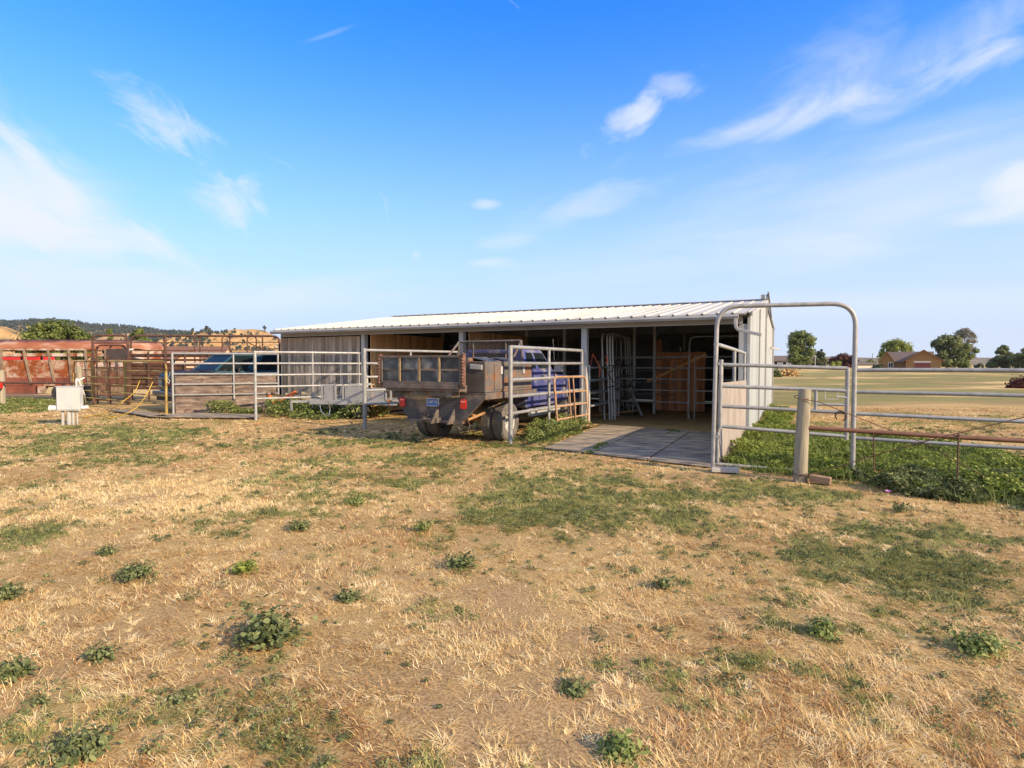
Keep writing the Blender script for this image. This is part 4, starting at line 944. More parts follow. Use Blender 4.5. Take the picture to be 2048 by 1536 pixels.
    for (v, h) in prof: vs.append((h + .02, v, top(v)))
    for (v, h) in prof: vs.append((h + .0, v, .03))
    for (v, h) in prof: vs.append((h + .0, v, top(v)))
    fs = []
    for i in range(m - 1):
        fs += [(i, i + 1, m + i + 1, m + i), (2 * m + i, 3 * m + i, 3 * m + i + 1, 2 * m + i + 1), (m + i, m + i + 1, 3 * m + i + 1, 3 * m + i), (i, 2 * m + i, 2 * m + i + 1, i + 1)]
    fs += [(0, m, 3 * m, 2 * m), (m - 1, 3 * m - 1, 4 * m - 1, 2 * m - 1)]
    b.add(vs, fs); b.build('side_wall', M['wall_metal'], t)
    tr = MB(); tr.box(.043, .075, 3.3, 3.42, .03, top(3.3)); tr.box(.043, .09, 6.25, 6.38, .03, top(6.3) - .02); tr.box(.0, .1, vb + .005, vb + .05, .03, EB - .05)
    tr.beam((.1, -fo + .02, E - .02), (.1, vr, RG - .02), .03, .10); tr.beam((.1, vr, RG - .02), (.1, vb + .3, EB - .02), .03, .10)
    tr.build('wall_trim', M['trim_lt'], t)
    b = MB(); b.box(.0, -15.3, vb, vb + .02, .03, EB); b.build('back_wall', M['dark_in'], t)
    # purlins, interior posts
    b = MB()
    for i in range(9):
        v = .1 + i * (vr - .2) / 8; z = E + (v + fo) * kf - .10
        b.box(-.1, -15.2, v, v + .05, z - .12, z)
    for i in range(8):
        v = vr + .4 + i * .65; z = RG - (v - vr) * (RG - EB) / (vb - vr) - .10
        b.box(-.1, -15.2, v, v + .05, z - .12, z)
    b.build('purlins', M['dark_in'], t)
    for (u, v) in ((3.22, 4.6), (4.0, 5.0), (7.8, 4.4), (5.9, 3.3), (2.9, 8.2), (11.5, 4.5)):
        z = E + (v + fo) * kf - .15 if v < vr else RG - (v - vr) * .11 - .15
        p = MB(); p.box(-u - .045, -u + .045, v - .045, v + .045, 0, z); p.build('inner_post', M['post'], t)
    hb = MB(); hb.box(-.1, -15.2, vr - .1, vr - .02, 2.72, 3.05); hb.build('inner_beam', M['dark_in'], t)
    # pine partitions running back from the front posts
    for k_, (u, L_, zt) in enumerate(((11.44, 4.4, 2.66), (7.72, 4.2, 2.62))):
        b = MB(); v = .16
        while v < L_:
            w_ = rd.choice((.14, .185, .23, .15)); b.box(-u, -u + .025, v, min(v + w_ - .006, L_), .05, zt + rd.uniform(-.01, .01), tone=rd.random()); v += w_
        b.build('partition', M['pine'], t)
    b = MB(); v = 0.3
    while v < 4.0:
        b.box(-4.9, -4.87, v + 3.6, v + 3.6 + .14, .05, 1.75, tone=rd.random()); v += .15
    b.build('partition', M['pine_grey'], t)
    # row of dark bars behind the first partition
    b = MB()
    for i in range(14): b.tube([(-11.4 + i * .16, 4.9, 0), (-11.4 + i * .16, 4.9, 2.35)], .012, 6)
    b.box(-11.5, -9.0, 4.88, 4.92, 2.35, 2.4); b.build('stall_bars', M['galv_dk'], t)
    # bracket posts on the ridge
    b = MB(); b.beam((.08, vr + .05, 3.2), (.08, vr + .05, RG + .22), .06, .06); b.beam((.12, vr - .1, RG + .26), (.16, vr + 1.3, RG - .45), .05, .07); b.box(-.1, .02, vr - .1, vr + .02, RG + .06, RG + .20)
    b.build('ridge_bracket', M['galv_dk'], t)
    b = MB(); b.beam((-15.3, vr + 2.6, 2.8), (-15.3, vr + 2.6, 4.02), .16, .10); b.beam((-15.2, vr + 2.6, 3.97), (-13.9, vr + .4, 3.84), .06, .08)
    b.build('ridge_bracket', M['galv_dk'], t)
    b = MB(); b.beam((.1, vb - 2.5, 2.25), (.35, vb - 2.2, 2.2), .08, .06); b.build('wall_spout', M['trim_lt'], t)
    return t
shed_t = shed()
# ------------------------------------------------------------------ pipe fences
RH = (2.0, 1.665, 1.32, .975, .625)
def frame_of(a, b):
    d = b - a; return (a.x, a.y, 0), math.atan2(d.y, d.x), d.length
def pipe_fence(name, label, a, b, heights, posts, r=.030, rp=.036, mt='galv', group=None, top_over=.02, skip_rails=(), cat='fence', post_top=2.02):
    loc, rz, Ln = frame_of(a, b); t = thing(name, label, cat, loc, rz, group)
    for i, h in enumerate(heights):
        if i in skip_rails: continue
        ha, hb = h if isinstance(h, tuple) else (h, h)
        m = MB(); sag = random.uniform(-.008, .008)
        m.tube([(0.0, 0, ha), (Ln * .5, 0, (ha + hb) / 2 + sag), (Ln, 0, hb)], r * (1.15 if i == 0 else 1), 12, tone=random.random()); m.build('rail', M[mt], t, smooth=True)
    for p in posts:
        q = p if isinstance(p, tuple) else (p, post_top, rp, -.05)
        m = MB(); m.tube([(q[0] * Ln, 0, q[3]), (q[0] * Ln, 0, q[1])], q[2], 12, tone=random.random()); m.build('post', M[mt], t, smooth=True)
    return t
E1, E2, E3, E4 = S(SU[3], -.12), S(SU[2], -.12), S(SU[1], -.12), S(.05, -.12)
pipe_fence('pipe_fence', 'galvanised pipe fence with a middle upright before the grey board wall', P1, E1, RH, [(0, 2.04, .042, -.05), (.52, 1.99, .028, .3), (.98, 1.98, .026, .5)])
pipe_fence('pipe_fence', 'galvanised pipe fence running back beside the left flank of the flatbed truck', P2, E2, RH, [(0, 2.05, .05, -.05), (.45, 1.98, .028, 0), (.98, 1.98, .03, 0)])
pipe_fence('pipe_fence', 'galvanised pipe fence between the truck and the leaning rusty gate', P3, E3, RH, [(0, 2.03, .046, -.05), (.47, 2.0, .034, -.05), (.985, 1.99, .036, 0)], r=.034)
f4 = pipe_fence('pipe_fence', 'short pipe fence sheeted with worn plywood, between the bow gate and the shed corner', P4 + Vector((.06, .1, 0)), E4, [(1.97, 1.9)], [(.55, 1.93, .034, 1.25), (.985, 1.9, .03, 0)])
Ln4 = (E4 - P4).length
m = MB(); m.quad([(.10, -.04, .0), (Ln4 - .12, -.04, .02), (Ln4 - .12, -.04, 1.27), (.10, -.04, 1.34)], .014); m.build('plywood_panel', M['plywood_v'], f4)
EW = S(15.2, -.25)
f5 = pipe_fence('pipe_fence', 'pipe fence sheeted with knotty weathered plywood in front of the blue wagon', PW, EW, RH, [(0, 2.02, .036, -.05), (.565, 1.98, .026, .45), (1.0, 2.0, .03, 0)])
LnW = (EW - PW).length
m = MB(); m.quad([(.06, .045, .0), (LnW * .57, .045, .02), (LnW * .57, .045, 1.30), (.06, .045, 1.30)], .014, tone=.3); m.quad([(LnW * .575, .047, .02), (LnW - .06, .047, .05), (LnW - .06, .047, 1.29), (LnW * .575, .047, 1.29)], .014, tone=.7)
m.build('plywood_panel', M['plywood'], f5)

# bow gate (arch)
def bow_gate():
    loc, rz, Ln = frame_of(P4, P5); t = thing('bow_gate', 'tall rounded pipe arch with a closed four-rail walk gate at the right of the shed', 'gate', loc, rz)
    m = MB(); m.tube(round_path([(0.0, 0, -.03), (0.04, 0, 2.56), (Ln - .0, 0, 2.55), (Ln, 0, -.08)], .34, 10), .034, 14); m.build('arch_frame', M['galv'], t, smooth=True)
    m = MB(); m.tube([(0, 0, .055), (Ln * .45, 0, .02), (Ln, 0, -.005)], .026, 12); m.build('sill_pipe', M['galv'], t, smooth=True)
    g = MB(); x0, x1 = .105, Ln - .09
    g.tube([(x0, 0, 1.72), (x0 + .0, 0, .62)], .034, 12, tone=.6); g.tube([(x1, 0, 1.60), (x1, 0, .52)], .032, 12, tone=.4)
    leaf = g.build('gate_leaf', M['galv'], t, smooth=True)
    for (a, b_) in ((1.64, 1.585), (1.30, 1.25), (.98, .925), (.66, .565)):
        r = MB(); r.tube([(x0, 0, a), (x1, 0, b_)], .029, 12, tone=random.random()); r.build('rail', M['galv'], leaf, smooth=True)
    l = MB(); l.tube([(x1 - .42, 0, 1.25), (x1 - .42, 0, .95)], .026, 10); l.tube([(x1 - .42, 0, 1.04), (x1, 0, 1.04)], .022, 10); l.build('latch_bracket', M['galv'], leaf, smooth=True)
    l = MB(); l.tube(round_path([(x1 - .30, -.02, 1.24), (x1 - .30, -.03, 1.12), (x1 - .13, -.03, 1.12), (x1 - .13, -.02, 1.24)], .02, 3), .006, 6); l.tube([(x1 - .15, -.02, 1.16), (x1 - .01, -.02, 1.15)], .014, 8); l.build('latch', M['trim_lt'], leaf, smooth=True)
    h = MB()
    for z in (1.66, .5): h.box(0.02, .12, -.03, .03, z - .03, z + .02)
    h.tube([(.07, -.01, .56), (.07, -.01, .08)], .022, 10)
    h.build('hinge', M['galv'], t)
    return t
bow_gate()
hsn = MB(); Lg = (P5 - P4).length
a = [(.055 * math.cos(th) * 1.3, 0, .07 * math.sin(th)) for th in [R(-60 + i * 300 / 14) for i in range(15)]]
hsn.tube(a, .011, 6); d45 = (P5 - P4).normalized(); hp = P4 + d45 * (Lg - .19); hn = hsn.build('horseshoe', M['rust_brown'], loc=(hp.x, hp.y - .04, .875))
tag(hn, 'rusty horseshoe hanging on the walk gate near its latch', 'horseshoe'); hn.rotation_euler = (0, R(10), math.atan2(d45.y, d45.x))

# right-hand panel
PR = Vector((7.4, 7.28, 0))
pipe_fence('panel_fence', 'long four-rail galvanised panel running from the arch out of the right edge', P5 + Vector((.03, 0, 0)), PR, ((1.56, 1.56), (1.235, 1.225), (.91, .88), (.545, .535)), [(.995, 1.6, .034, -.03)], r=.027)
# rusty pipe rail with cable ties in front of it
def rusty_rail():
    W0 = Vector((4.09, 8.18, 0)); 
    p = MB(); pts = [(0, 0, -.1), (.0, .0, .4), (.012, 0, .9), (.022, 0, 1.30)]
    p.tube(pts, .095, 16, r1=.082); o = p.build('wood_post', M['old_wood'], smooth=True, loc=W0); o.rotation_euler = (0, R(1), 0)
    tag(o, 'short thick weathered round timber post before the bow gate', 'post')
    a = Vector((4.15, 8.14, .755)); b = Vector((7.3, 6.95, .66)); t = thing('rusty_pipe_rail', 'dark rusty pipe rail wired to the timber post and running out at the right', 'rail', (a.x, a.y, 0))
    q = MB(); q.tube([(0, 0, .755), ((b.x - a.x) / 2, (b.y - a.y) / 2, .70), (b.x - a.x, b.y - a.y, .66)], .031, 12); q.build('rail', M['brown_pipe'], t, smooth=True)
    c = G(1941, 944); k = (c.x - a.x) / (b.x - a.x); pr = a.lerp(b, .52)
    q = MB(); q.tube([(pr.x - a.x, pr.y - a.y - .03, .76), (pr.x - a.x, pr.y - a.y - .03, .02)], .010, 8); q.build('stake', M['rust_brown'], t, smooth=True)
    q = MB(); pq = a.lerp(b, .235); q.tube([(pq.x - a.x, pq.y - a.y - .04, .72), (pq.x - a.x + .02, pq.y - a.y - .04, .2)], .009, 8); q.build('stake', M['rust_brown'], t, smooth=True)
    def wire(pts, r, lb):
        w_ = MB(); P = []
        for i in range(len(pts) - 1):
            for s in range(6): P.append(Vector(pts[i]).lerp(Vector(pts[i + 1]), s / 6))
        P.append(Vector(pts[-1])); w_.tube(P, r, 6); tag(w_.build('wire_cable', M['rust_brown'], smooth=True), lb, 'wire')
    wire([(4.02, 8.09, 1.16), (4.25, 8.06, 1.13), (5.0, 7.95, .82), (5.55, 7.75, .58), (6.2, 7.35, .12)], .006, 'slack wire falling right from the timber post to the weeds')
    wire([(3.99, 8.08, .09), (4.3, 8.02, .14), (4.9, 7.8, .42), (5.5, 7.45, .70), (6.5, 7.2, 1.02), (7.4, 6.9, 1.45)], .007, 'dark cable rising from the post foot to the right edge')
    for z in (1.18, .10):
        w_ = MB(); w_.tube([(W0.x + .1 * math.cos(th), W0.y + .1 * math.sin(th), z + .02 * math.sin(th * 1.0)) for th in [2 * math.pi * i / 20 for i in range(20)]], .005, 5, close=True)
        tag(w_.build('wire_loop', M['rust_brown'], smooth=True), 'upper wire loop round the timber post' if z > 1 else 'lower wire loop round the foot of the timber post', 'wire')
rusty_rail()
b = MB(); b.box(-.13, .13, -.055, .055, 0, .10); o = b.build('wood_block', M['wood_block'], bevel=.008, loc=G(1640, 966)); o.rotation_euler = (0, R(4), R(-38)); tag(o, 'short brown timber offcut lying by the post foot', 'block')
b = MB(); b.box(-.2, .2, -.06, .06, 0, .07); o = b.build('concrete_block', M['concrete'], bevel=.006, loc=G(1450, 944)); o.rotation_euler = (0, 0, R(-12)); tag(o, 'flat concrete block under the left foot of the arch', 'block')
fl = MB(); c = G(1776, 990)
for i in range(14):
    th = i * 2.4; fl.quad([(0, 0, .02), (.03 * math.cos(th), .03 * math.sin(th), .05), (.035 * math.cos(th + .5), .035 * math.sin(th + .5), .06), (.02 * math.cos(th + 1), .02 * math.sin(th + 1), .035)])
tag(fl.build('thistle_flower', M['purple'], loc=c), 'single small purple flower on the dirt below the panel fence', 'flower')

# rubber mats
def mats():
    A, B, C, D = MATQ; nu, nv = 3, 3; lab = {(0, 0): 'rubber mat nearest the truck-side fence foot', (1, 0): 'middle rubber mat of the front row', (2, 0): 'rubber mat beside the arch foot',
        (0, 1): 'dusty sunlit mat by the leaning rusty gate', (1, 1): 'centre mat of the nine before the shed', (2, 1): 'mat alongside the worn plywood, middle row',
        (0, 2): 'mat at the feet of the stacked panels', (1, 2): 'middle mat under the gutter', (2, 2): 'mat at the shed corner behind the plywood'}
    for i in range(nu):
        for j in range(nv):
            def q(s, t_): return A.lerp(B, s).lerp(D.lerp(C, s), t_)
            g = .004; s0, s1, t0, t1 = i / nu + g, (i + 1) / nu - g, j / nv + g, (j + 1) / nv - g
            c = q((s0 + s1) / 2, (t0 + t1) / 2); P = [q(s0, t0) - c, q(s1, t0) - c, q(s1, t1) - c, q(s0, t1) - c]
            m = MB(); m.quad([(p.x, p.y, .018) for p in P], .02, tone=random.random())
            o = m.build('rubber_mat', M['mat'], loc=(c.x, c.y, .004 + .001 * ((i + j) % 2)), bevel=.006)
            tag(o, lab[(i, j)], 'mat', 'rubber mats laid before the shed')
mats()
for (quad_px, lb) in (([(300, 836), (380, 829), (522, 833), (520, 839), (400, 838)], 'long dark plastic sheet on the ground before the plywood fence'),
                      ([(210, 822), (290, 826), (345, 838), (300, 836)], 'dark narrow mat by the yellow gate foot'),
                      ([(785, 829), (870, 818), (905, 822), (850, 833)], 'dark mat strip beyond the truck bumper')):
    P = [G(*p) for p in quad_px]; c = sum(P, Vector()) / len(P); m = MB(); m.quad([(p.x - c.x, p.y - c.y, .03) for p in reversed(P)], None)
    m2 = MB(); m2.quad([(p.x - c.x, p.y - c.y, .03) for p in P], .03)
    o = m2.build('ground_mat', M['mat'], loc=(c.x, c.y, 0.006)); tag(o, lb, 'mat')

# leaning rusty gate: follows the fence P3-E3 on its right side
def leaning_gate():
    d = (E3 - P3).normalized(); nrm = Vector((d.y, -d.x, 0))
    a = P3 + d * 1.72 + nrm * .30; b = P3 + d * 3.55 + nrm * .34
    loc, rz, Ln = frame_of(a, b); t = thing('tube_gate', 'small orange-rusted tube gate leaning on the truck-side fence', 'gate', (a.x, a.y, 0), rz)
    lean = .10
    def P(s, z): return (s * Ln, lean * z / 1.3 + 0.02, z)
    m = MB(); m.tube(round_path([P(.02, .02), P(0, 1.35), P(1, 1.32), P(1.0, .0)], .16, 8), .027, 12); m.build('gate_frame', M['rust_tan'], t, smooth=True)
    for z in (.08, .36, .66, .98):
        m = MB(); m.tube([P(.01, z), P(1.0, z * .98)], .021, 10, tone=random.random()); m.build('rail', M['rust_tan'], t, smooth=True)
    for s, dz in ((.52, 0), (.47, .03)):
        m = MB(); m.tube([(s * Ln, lean * .05 - (.03 if dz == 0 else -.05), .06), (s * Ln, lean - (.03 if dz == 0 else -.05) , 1.33)], .017, 10); m.build('brace', M['rust_tan'], t, smooth=True)
leaning_gate()

# stacked panels and arches beside the shed opening
def flat_stack():
    a = G(1178, 850); b = G(1268, 822); labs = ['outermost galvanised panel of the upright stack by the shed opening', 'second panel of the upright stack by the shed opening', 'third panel of the upright stack by the shed opening', 'rearmost panel of the upright stack, tight against the fence end']
    loc, rz, Ln = frame_of(a, b); Ln = 3.1
    for i in range(4):
        off = Vector((-math.sin(rz), math.cos(rz), 0)) * (.075 * i); off += Vector((math.cos(rz), math.sin(rz), 0)) * (-.02 * i)
        t = thing('corral_panel', labs[i], 'panel', (a.x + off.x, a.y + off.y, 0), rz, 'panels stacked upright by the shed opening')
        for xx in (0, Ln): m = MB(); m.tube([(xx, 0, 0), (xx, 0, 1.62)], .027, 10); m.build('upright', M['galv_lit'], t, smooth=True)
        for z in (1.55, 1.2, .85, .5):
            m = MB(); m.tube([(0, 0, z), (Ln, 0, z)], .026, 10, tone=random.random()); m.build('rail', M['galv_dk' if i else 'galv'], t, smooth=True)
flat_stack()
def arch_stack():
    labs = ['nearest tall arched gate panel of the stack by the shed opening', 'second tall arched gate panel of the stack', 'third tall arched gate panel of the stack', 'farthest tall arched gate panel of the stack, standing apart']
    a = G(1230, 839); b = G(1270, 820); loc, rz, Ln = frame_of(a, b); Ln = 3.2
    for i in range(4):
        k = i * .62 if i < 3 else 2.4
        off = Vector((-math.sin(rz), math.cos(rz), 0)) * (.13 * k)
        t = thing('arched_panel', labs[i], 'panel', (a.x + off.x, a.y + off.y, 0), rz, 'arched gate panels stacked in the shed opening')
        m = MB(); ln = .09
        m.tube(round_path([(0, 0, -.01), (-.04, ln, 2.56), (Ln * .97, ln, 2.56), (Ln, 0, -.01)], .3, 8), .026, 12); m.build('arch_frame', M['galv_lit'], t, smooth=True)
        for z in (1.62, 1.25, .9, .52):
            m = MB(); m.tube([(.0, .04 * z, z), (Ln, .04 * z, z)], .025, 10, tone=random.random()); m.build('rail', M['galv_dk'], t, smooth=True)
        m = MB(); m.tube([(.9, .02, .5), (.9, .06, 1.62)], .022, 8); m.build('upright', M['galv_dk'], t, smooth=True)
arch_stack()

# pen panels inside the shed
def pen_panel(label, u0, v0, u1, v1, heights, arch=None, r=.020, posts=(0, 1), zt=1.9):
    a = S(u0, v0); b = S(u1, v1); loc, rz, Ln = frame_of(a, b); t = thing('pen_panel', label, 'panel', loc, rz)
    for z in heights:
        m = MB(); m.tube([(0, 0, z), (Ln, 0, z)], r, 8); m.build('rail', M['galv'], t, smooth=True)
    for s in posts:
        m = MB(); m.tube([(s * Ln, 0, 0 if s in (0, 1) else heights[-1]), (s * Ln, 0, heights[0])], r, 8); m.build('post', M['galv'], t, smooth=True)
    if arch:
        m = MB(); m.tube(round_path([(arch[0], 0, 0), (arch[0], 0, zt), (arch[1], 0, zt), (arch[1], 0, 0)], .2, 6), r, 8); m.build('arch_frame', M['galv'], t, smooth=True)
HH = (1.86, 1.53, 1.19, .85, .49)
pen_panel('five-rail pen panel across the shed between the stacked arches and the pine gate', 4.6, 3.2, 1.88, 3.15, HH)
pen_panel('narrow arched pen gate in front of the pine board gate', 1.7, 3.15, .15, 3.1, HH, arch=(-.16, 1.5), zt=2.46)
pen_panel('dark rear pen panel with squared end seen left of the pine gate', 4.9, 5.6, 2.75, 5.6, (1.85, 1.42, 1.0, .6), posts=(0, 1), r=.016)
pen_panel('arched rear pen panel behind the fence end post', 7.4, 5.2, 4.6, 5.2, (1.75, 1.2, .7), arch=(.5, 2.7), r=.018, zt=2.62)
pen_panel('low rear pen panel behind the truck cab', 10.8, 6.0, 6.6, 6.0, (1.8, 1.35, .9, .5), r=.016)
pen_panel('high rear arch right of the pine gate', 1.6, 6.6, .3, 6.6, (1.75, 1.2, .7), arch=(.1, 1.2), r=.015, zt=2.55)
def pine_gate():
    a = S(3.52, 5.75); b = S(1.78, 5.75); loc, rz, Ln = frame_of(a, b); t = thing('pine_gate', 'tall pine board stall gate with a board-shaped sun streak inside the shed', 'gate', loc, rz)
    m = MB(); x = 0; rd = random.Random(2)
    while x < Ln: w_ = .14; m.box(x, min(x + w_ - .006, Ln), 0, .025, .03, 1.86, tone=rd.random()); x += w_
    m.build('boards', M['pine_red'], t)
    m = MB(); m.box(-.02, Ln + .02, -.04, -.002, 1.8, 2.06, tone=.4); m.box(.02, .28, -.03, .0, 2.065, 2.5, tone=.2); m.build('top_rail', M['pine_red'], t)
    m = MB(); m.beam((-.2, -.065, 1.03), (Ln + .05, -.065, 1.98), .03, .09, up=(0, 0, 1), tone=1.0); b_ = m.build('sun_streak', M['streak_or'], t, bevel=.01); b_['label'] = 'diagonal streak of sunlight shaped as a board'  # streak of sunlight across the boards, modelled as a solid strip
pine_gate()
c = MB(); c.tube([(0, 0, 0), (0, 0, .14)], .022, 8); c.tube([(0, 0, .14), (-.04, 0, .17)], .02, 8); tag(c.build('spray_nozzle', M['white'], smooth=True, loc=S(2.6, 5.78, 2.066)), 'small white bottle standing on top of the pine gate', 'bottle')
# hand truck
def hand_truck():
    c = G(1258, 829); t = thing('hand_truck', 'dark green two-wheeled hand truck leaning in the shed opening', 'hand truck', (c.x, c.y, 0), R(-25))
    m = MB()
    m.tube(round_path([(-.2, .02, .12), (-.16, .25, .55), (-.1, .45, 1.0), (.28, .55, 1.28), (.34, .5, 1.0), (.05, .4, .85)], .12, 5), .015, 8)
    m.tube([(.15, .02, .12), (.12, .3, .6), (.02, .42, .95)], .015, 8); m.tube([(-.18, .15, .35), (.14, .15, .35)], .012, 8); m.tube([(-.17, .3, .65), (.12, .3, .65)], .012, 8)
    m.tube([(-.3, .0, .13), (.3, .0, .13)], .012, 8); m.box(-.2, .18, -.25, .0, .02, .035)
    m.build('frame', M['green_pt'], t, smooth=True)
    for s in (-.26, .22):
        w_ = MB(); w_.lathe([(.07, -.045), (.12, -.05), (.132, -.03), (.132, .03), (.12, .05), (.07, .045)], (s, 0, .132), 'x', 24); wo_ = w_.build('wheel', M['rubber'], t, smooth=True)
        h = MB(); h.lathe([(.018, -.04), (.035, -.052), (.06, -.052), (.066, -.04), (.066, .04), (.06, .052), (.035, .052), (.018, .04)], (s, 0, .132), 'x', 20); h.build('rim', M['trim_lt'], wo_, smooth=True)
hand_truck()
m = MB(); a = G(1284, 833); p0 = Vector((0, 0, 0)); m.tube([(0, 0, .02), (-.28, .35, .82)], .034, 10); tag(m.build('loose_pipe', M['galv'], smooth=True, loc=(a.x, a.y, 0)), 'loose grey pipe propped against the hand truck', 'pipe')
m = MB(); m.tube([(0, 0, .02), (1.6, .55, .16)], .018, 8); a = G(1185, 838); tag(m.build('low_sun_streak', M['streak_tan'], smooth=True, loc=(a.x, a.y + .5, .02)), 'streak of sunlight shaped as a stick, low behind the stacked panels', 'light streak')  # low streak of sunlight, modelled as a solid rod
def twine():
    t = thing('baling_twine', 'orange baling twine tied over the top rail by the stacked panels', 'twine', (E3.x, E3.y, 0))
    m = MB(); a = G(1178, 850); k = Vector((.33, .45, 1.93))
    m.tube([k, k + Vector((-.05, 0, -.3)), k + Vector((-.08, .02, -.36))], .008, 5); m.tube([k, k + Vector((.12, .05, -.22)), k + Vector((.22, .1, -.42)), k + Vector((.18, .1, -.62))], .010, 5)
    m.tube([k + Vector((.42, .3, -.05)), k + Vector((.45, .3, -.2)), k + Vector((.40, .3, -.28))], .016, 5)
    m.build('strands', M['cord_or'], t)
twine()
m = MB(); a = G(1182, 850); m.tube([(a.x + .55, a.y + .5, 1.62), (a.x + .75, a.y + .8, 1.6), (a.x + .7, a.y + .75, 1.45), (a.x + .52, a.y + .5, 1.40), (a.x + .72, a.y + .8, 1.15), (a.x + .85, a.y + .9, 1.1), (a.x + .8, a.y + .9, 1.02), (a.x + .5, a.y + .5, 1.0)], .014, 6)
tag(m.build('black_rope', M['black'], smooth=True), 'black rope looped round the ends of the stacked panels', 'rope')

# ------------------------------------------------------------------ vehicles
def tyre_prof(r, w, rim):
    return [(rim, -w * .42), (rim + .02, -w * .5), (r * .80, -w * .54), (r * .94, -w * .5), (r * .985, -w * .42), (r, -w * .2), (r, w * .2), (r * .985, w * .42), (r * .94, w * .5), (r * .80, w * .54), (rim + .02, w * .5), (rim, w * .42)]
def wheel(t, x, y, r=.41, w=.235, rim=.225, mt='tyre', rim_mt='trim_lt', side=1, dish=.05):
    m = MB(); m.lathe(tyre_prof(r, w, rim) + [tyre_prof(r, w, rim)[0]], (x, y, r), 'x', 40)
    # tread grooves: raised blocks
    n = 44
    for k in range(n):
        th = 2 * math.pi * k / n
        for (a0, a1, ph) in ((-w * .40, -w * .14, 0), (-w * .11, w * .11, .5), (w * .14, w * .40, 0)):
            t0 = th + ph * 2 * math.pi / n; t1 = t0 + 2 * math.pi / n * .72
            vs = []
            for tt in (t0, t1):
                for rr in (r * .98, r + .008):
                    for aa in (a0, a1): vs.append((x + aa, y + rr * math.cos(tt), r + rr * math.sin(tt)))
            m.add(vs, [(0, 1, 3, 2), (4, 6, 7, 5), (0, 4, 5, 1), (2, 3, 7, 6), (0, 2, 6, 4), (1, 5, 7, 3)])
    wo_ = m.build('wheel', M[mt], t, smooth=True, angle=50)
    h = MB(); s = side
    h.lathe([(0, s * dish), (.05, s * dish), (.06, s * (dish + .03)), (.09, s * (dish + .03)), (.10, s * dish), (rim * .78, s * (dish - .01)), (rim * .84, s * (w * .36)), (rim * .98, s * (w * .40)), (rim * 1.0, s * w * .44), (rim * 1.02, 0), (rim * .9, -s * .02), (0, -s * .02)], (x, y, r), 'x', 32)
    h.build('rim', M[rim_mt], wo_, smooth=True, angle=50)
    return wo_
def text_mesh(name, s, size, mt, parent, loc, rot, ext=.003, bold=0.0):
    cu = bpy.data.curves.new(name, 'FONT'); cu.body = s; cu.size = size; cu.extrude = ext; cu.align_x = 'CENTER'; cu.align_y = 'CENTER'; cu.offset = bold
    o = bpy.data.objects.new(name + '_src', cu); COL.objects.link(o)
    dg = bpy.context.evaluated_depsgraph_get(); dg.update()
    me = bpy.data.meshes.new_from_object(o.evaluated_get(dg)); bpy.data.objects.remove(o)
    me.materials.clear(); me.materials.append(mt); n = bpy.data.objects.new(name, me); COL.objects.link(n); n.parent = parent; n.location = loc; n.rotation_euler = rot
    return n
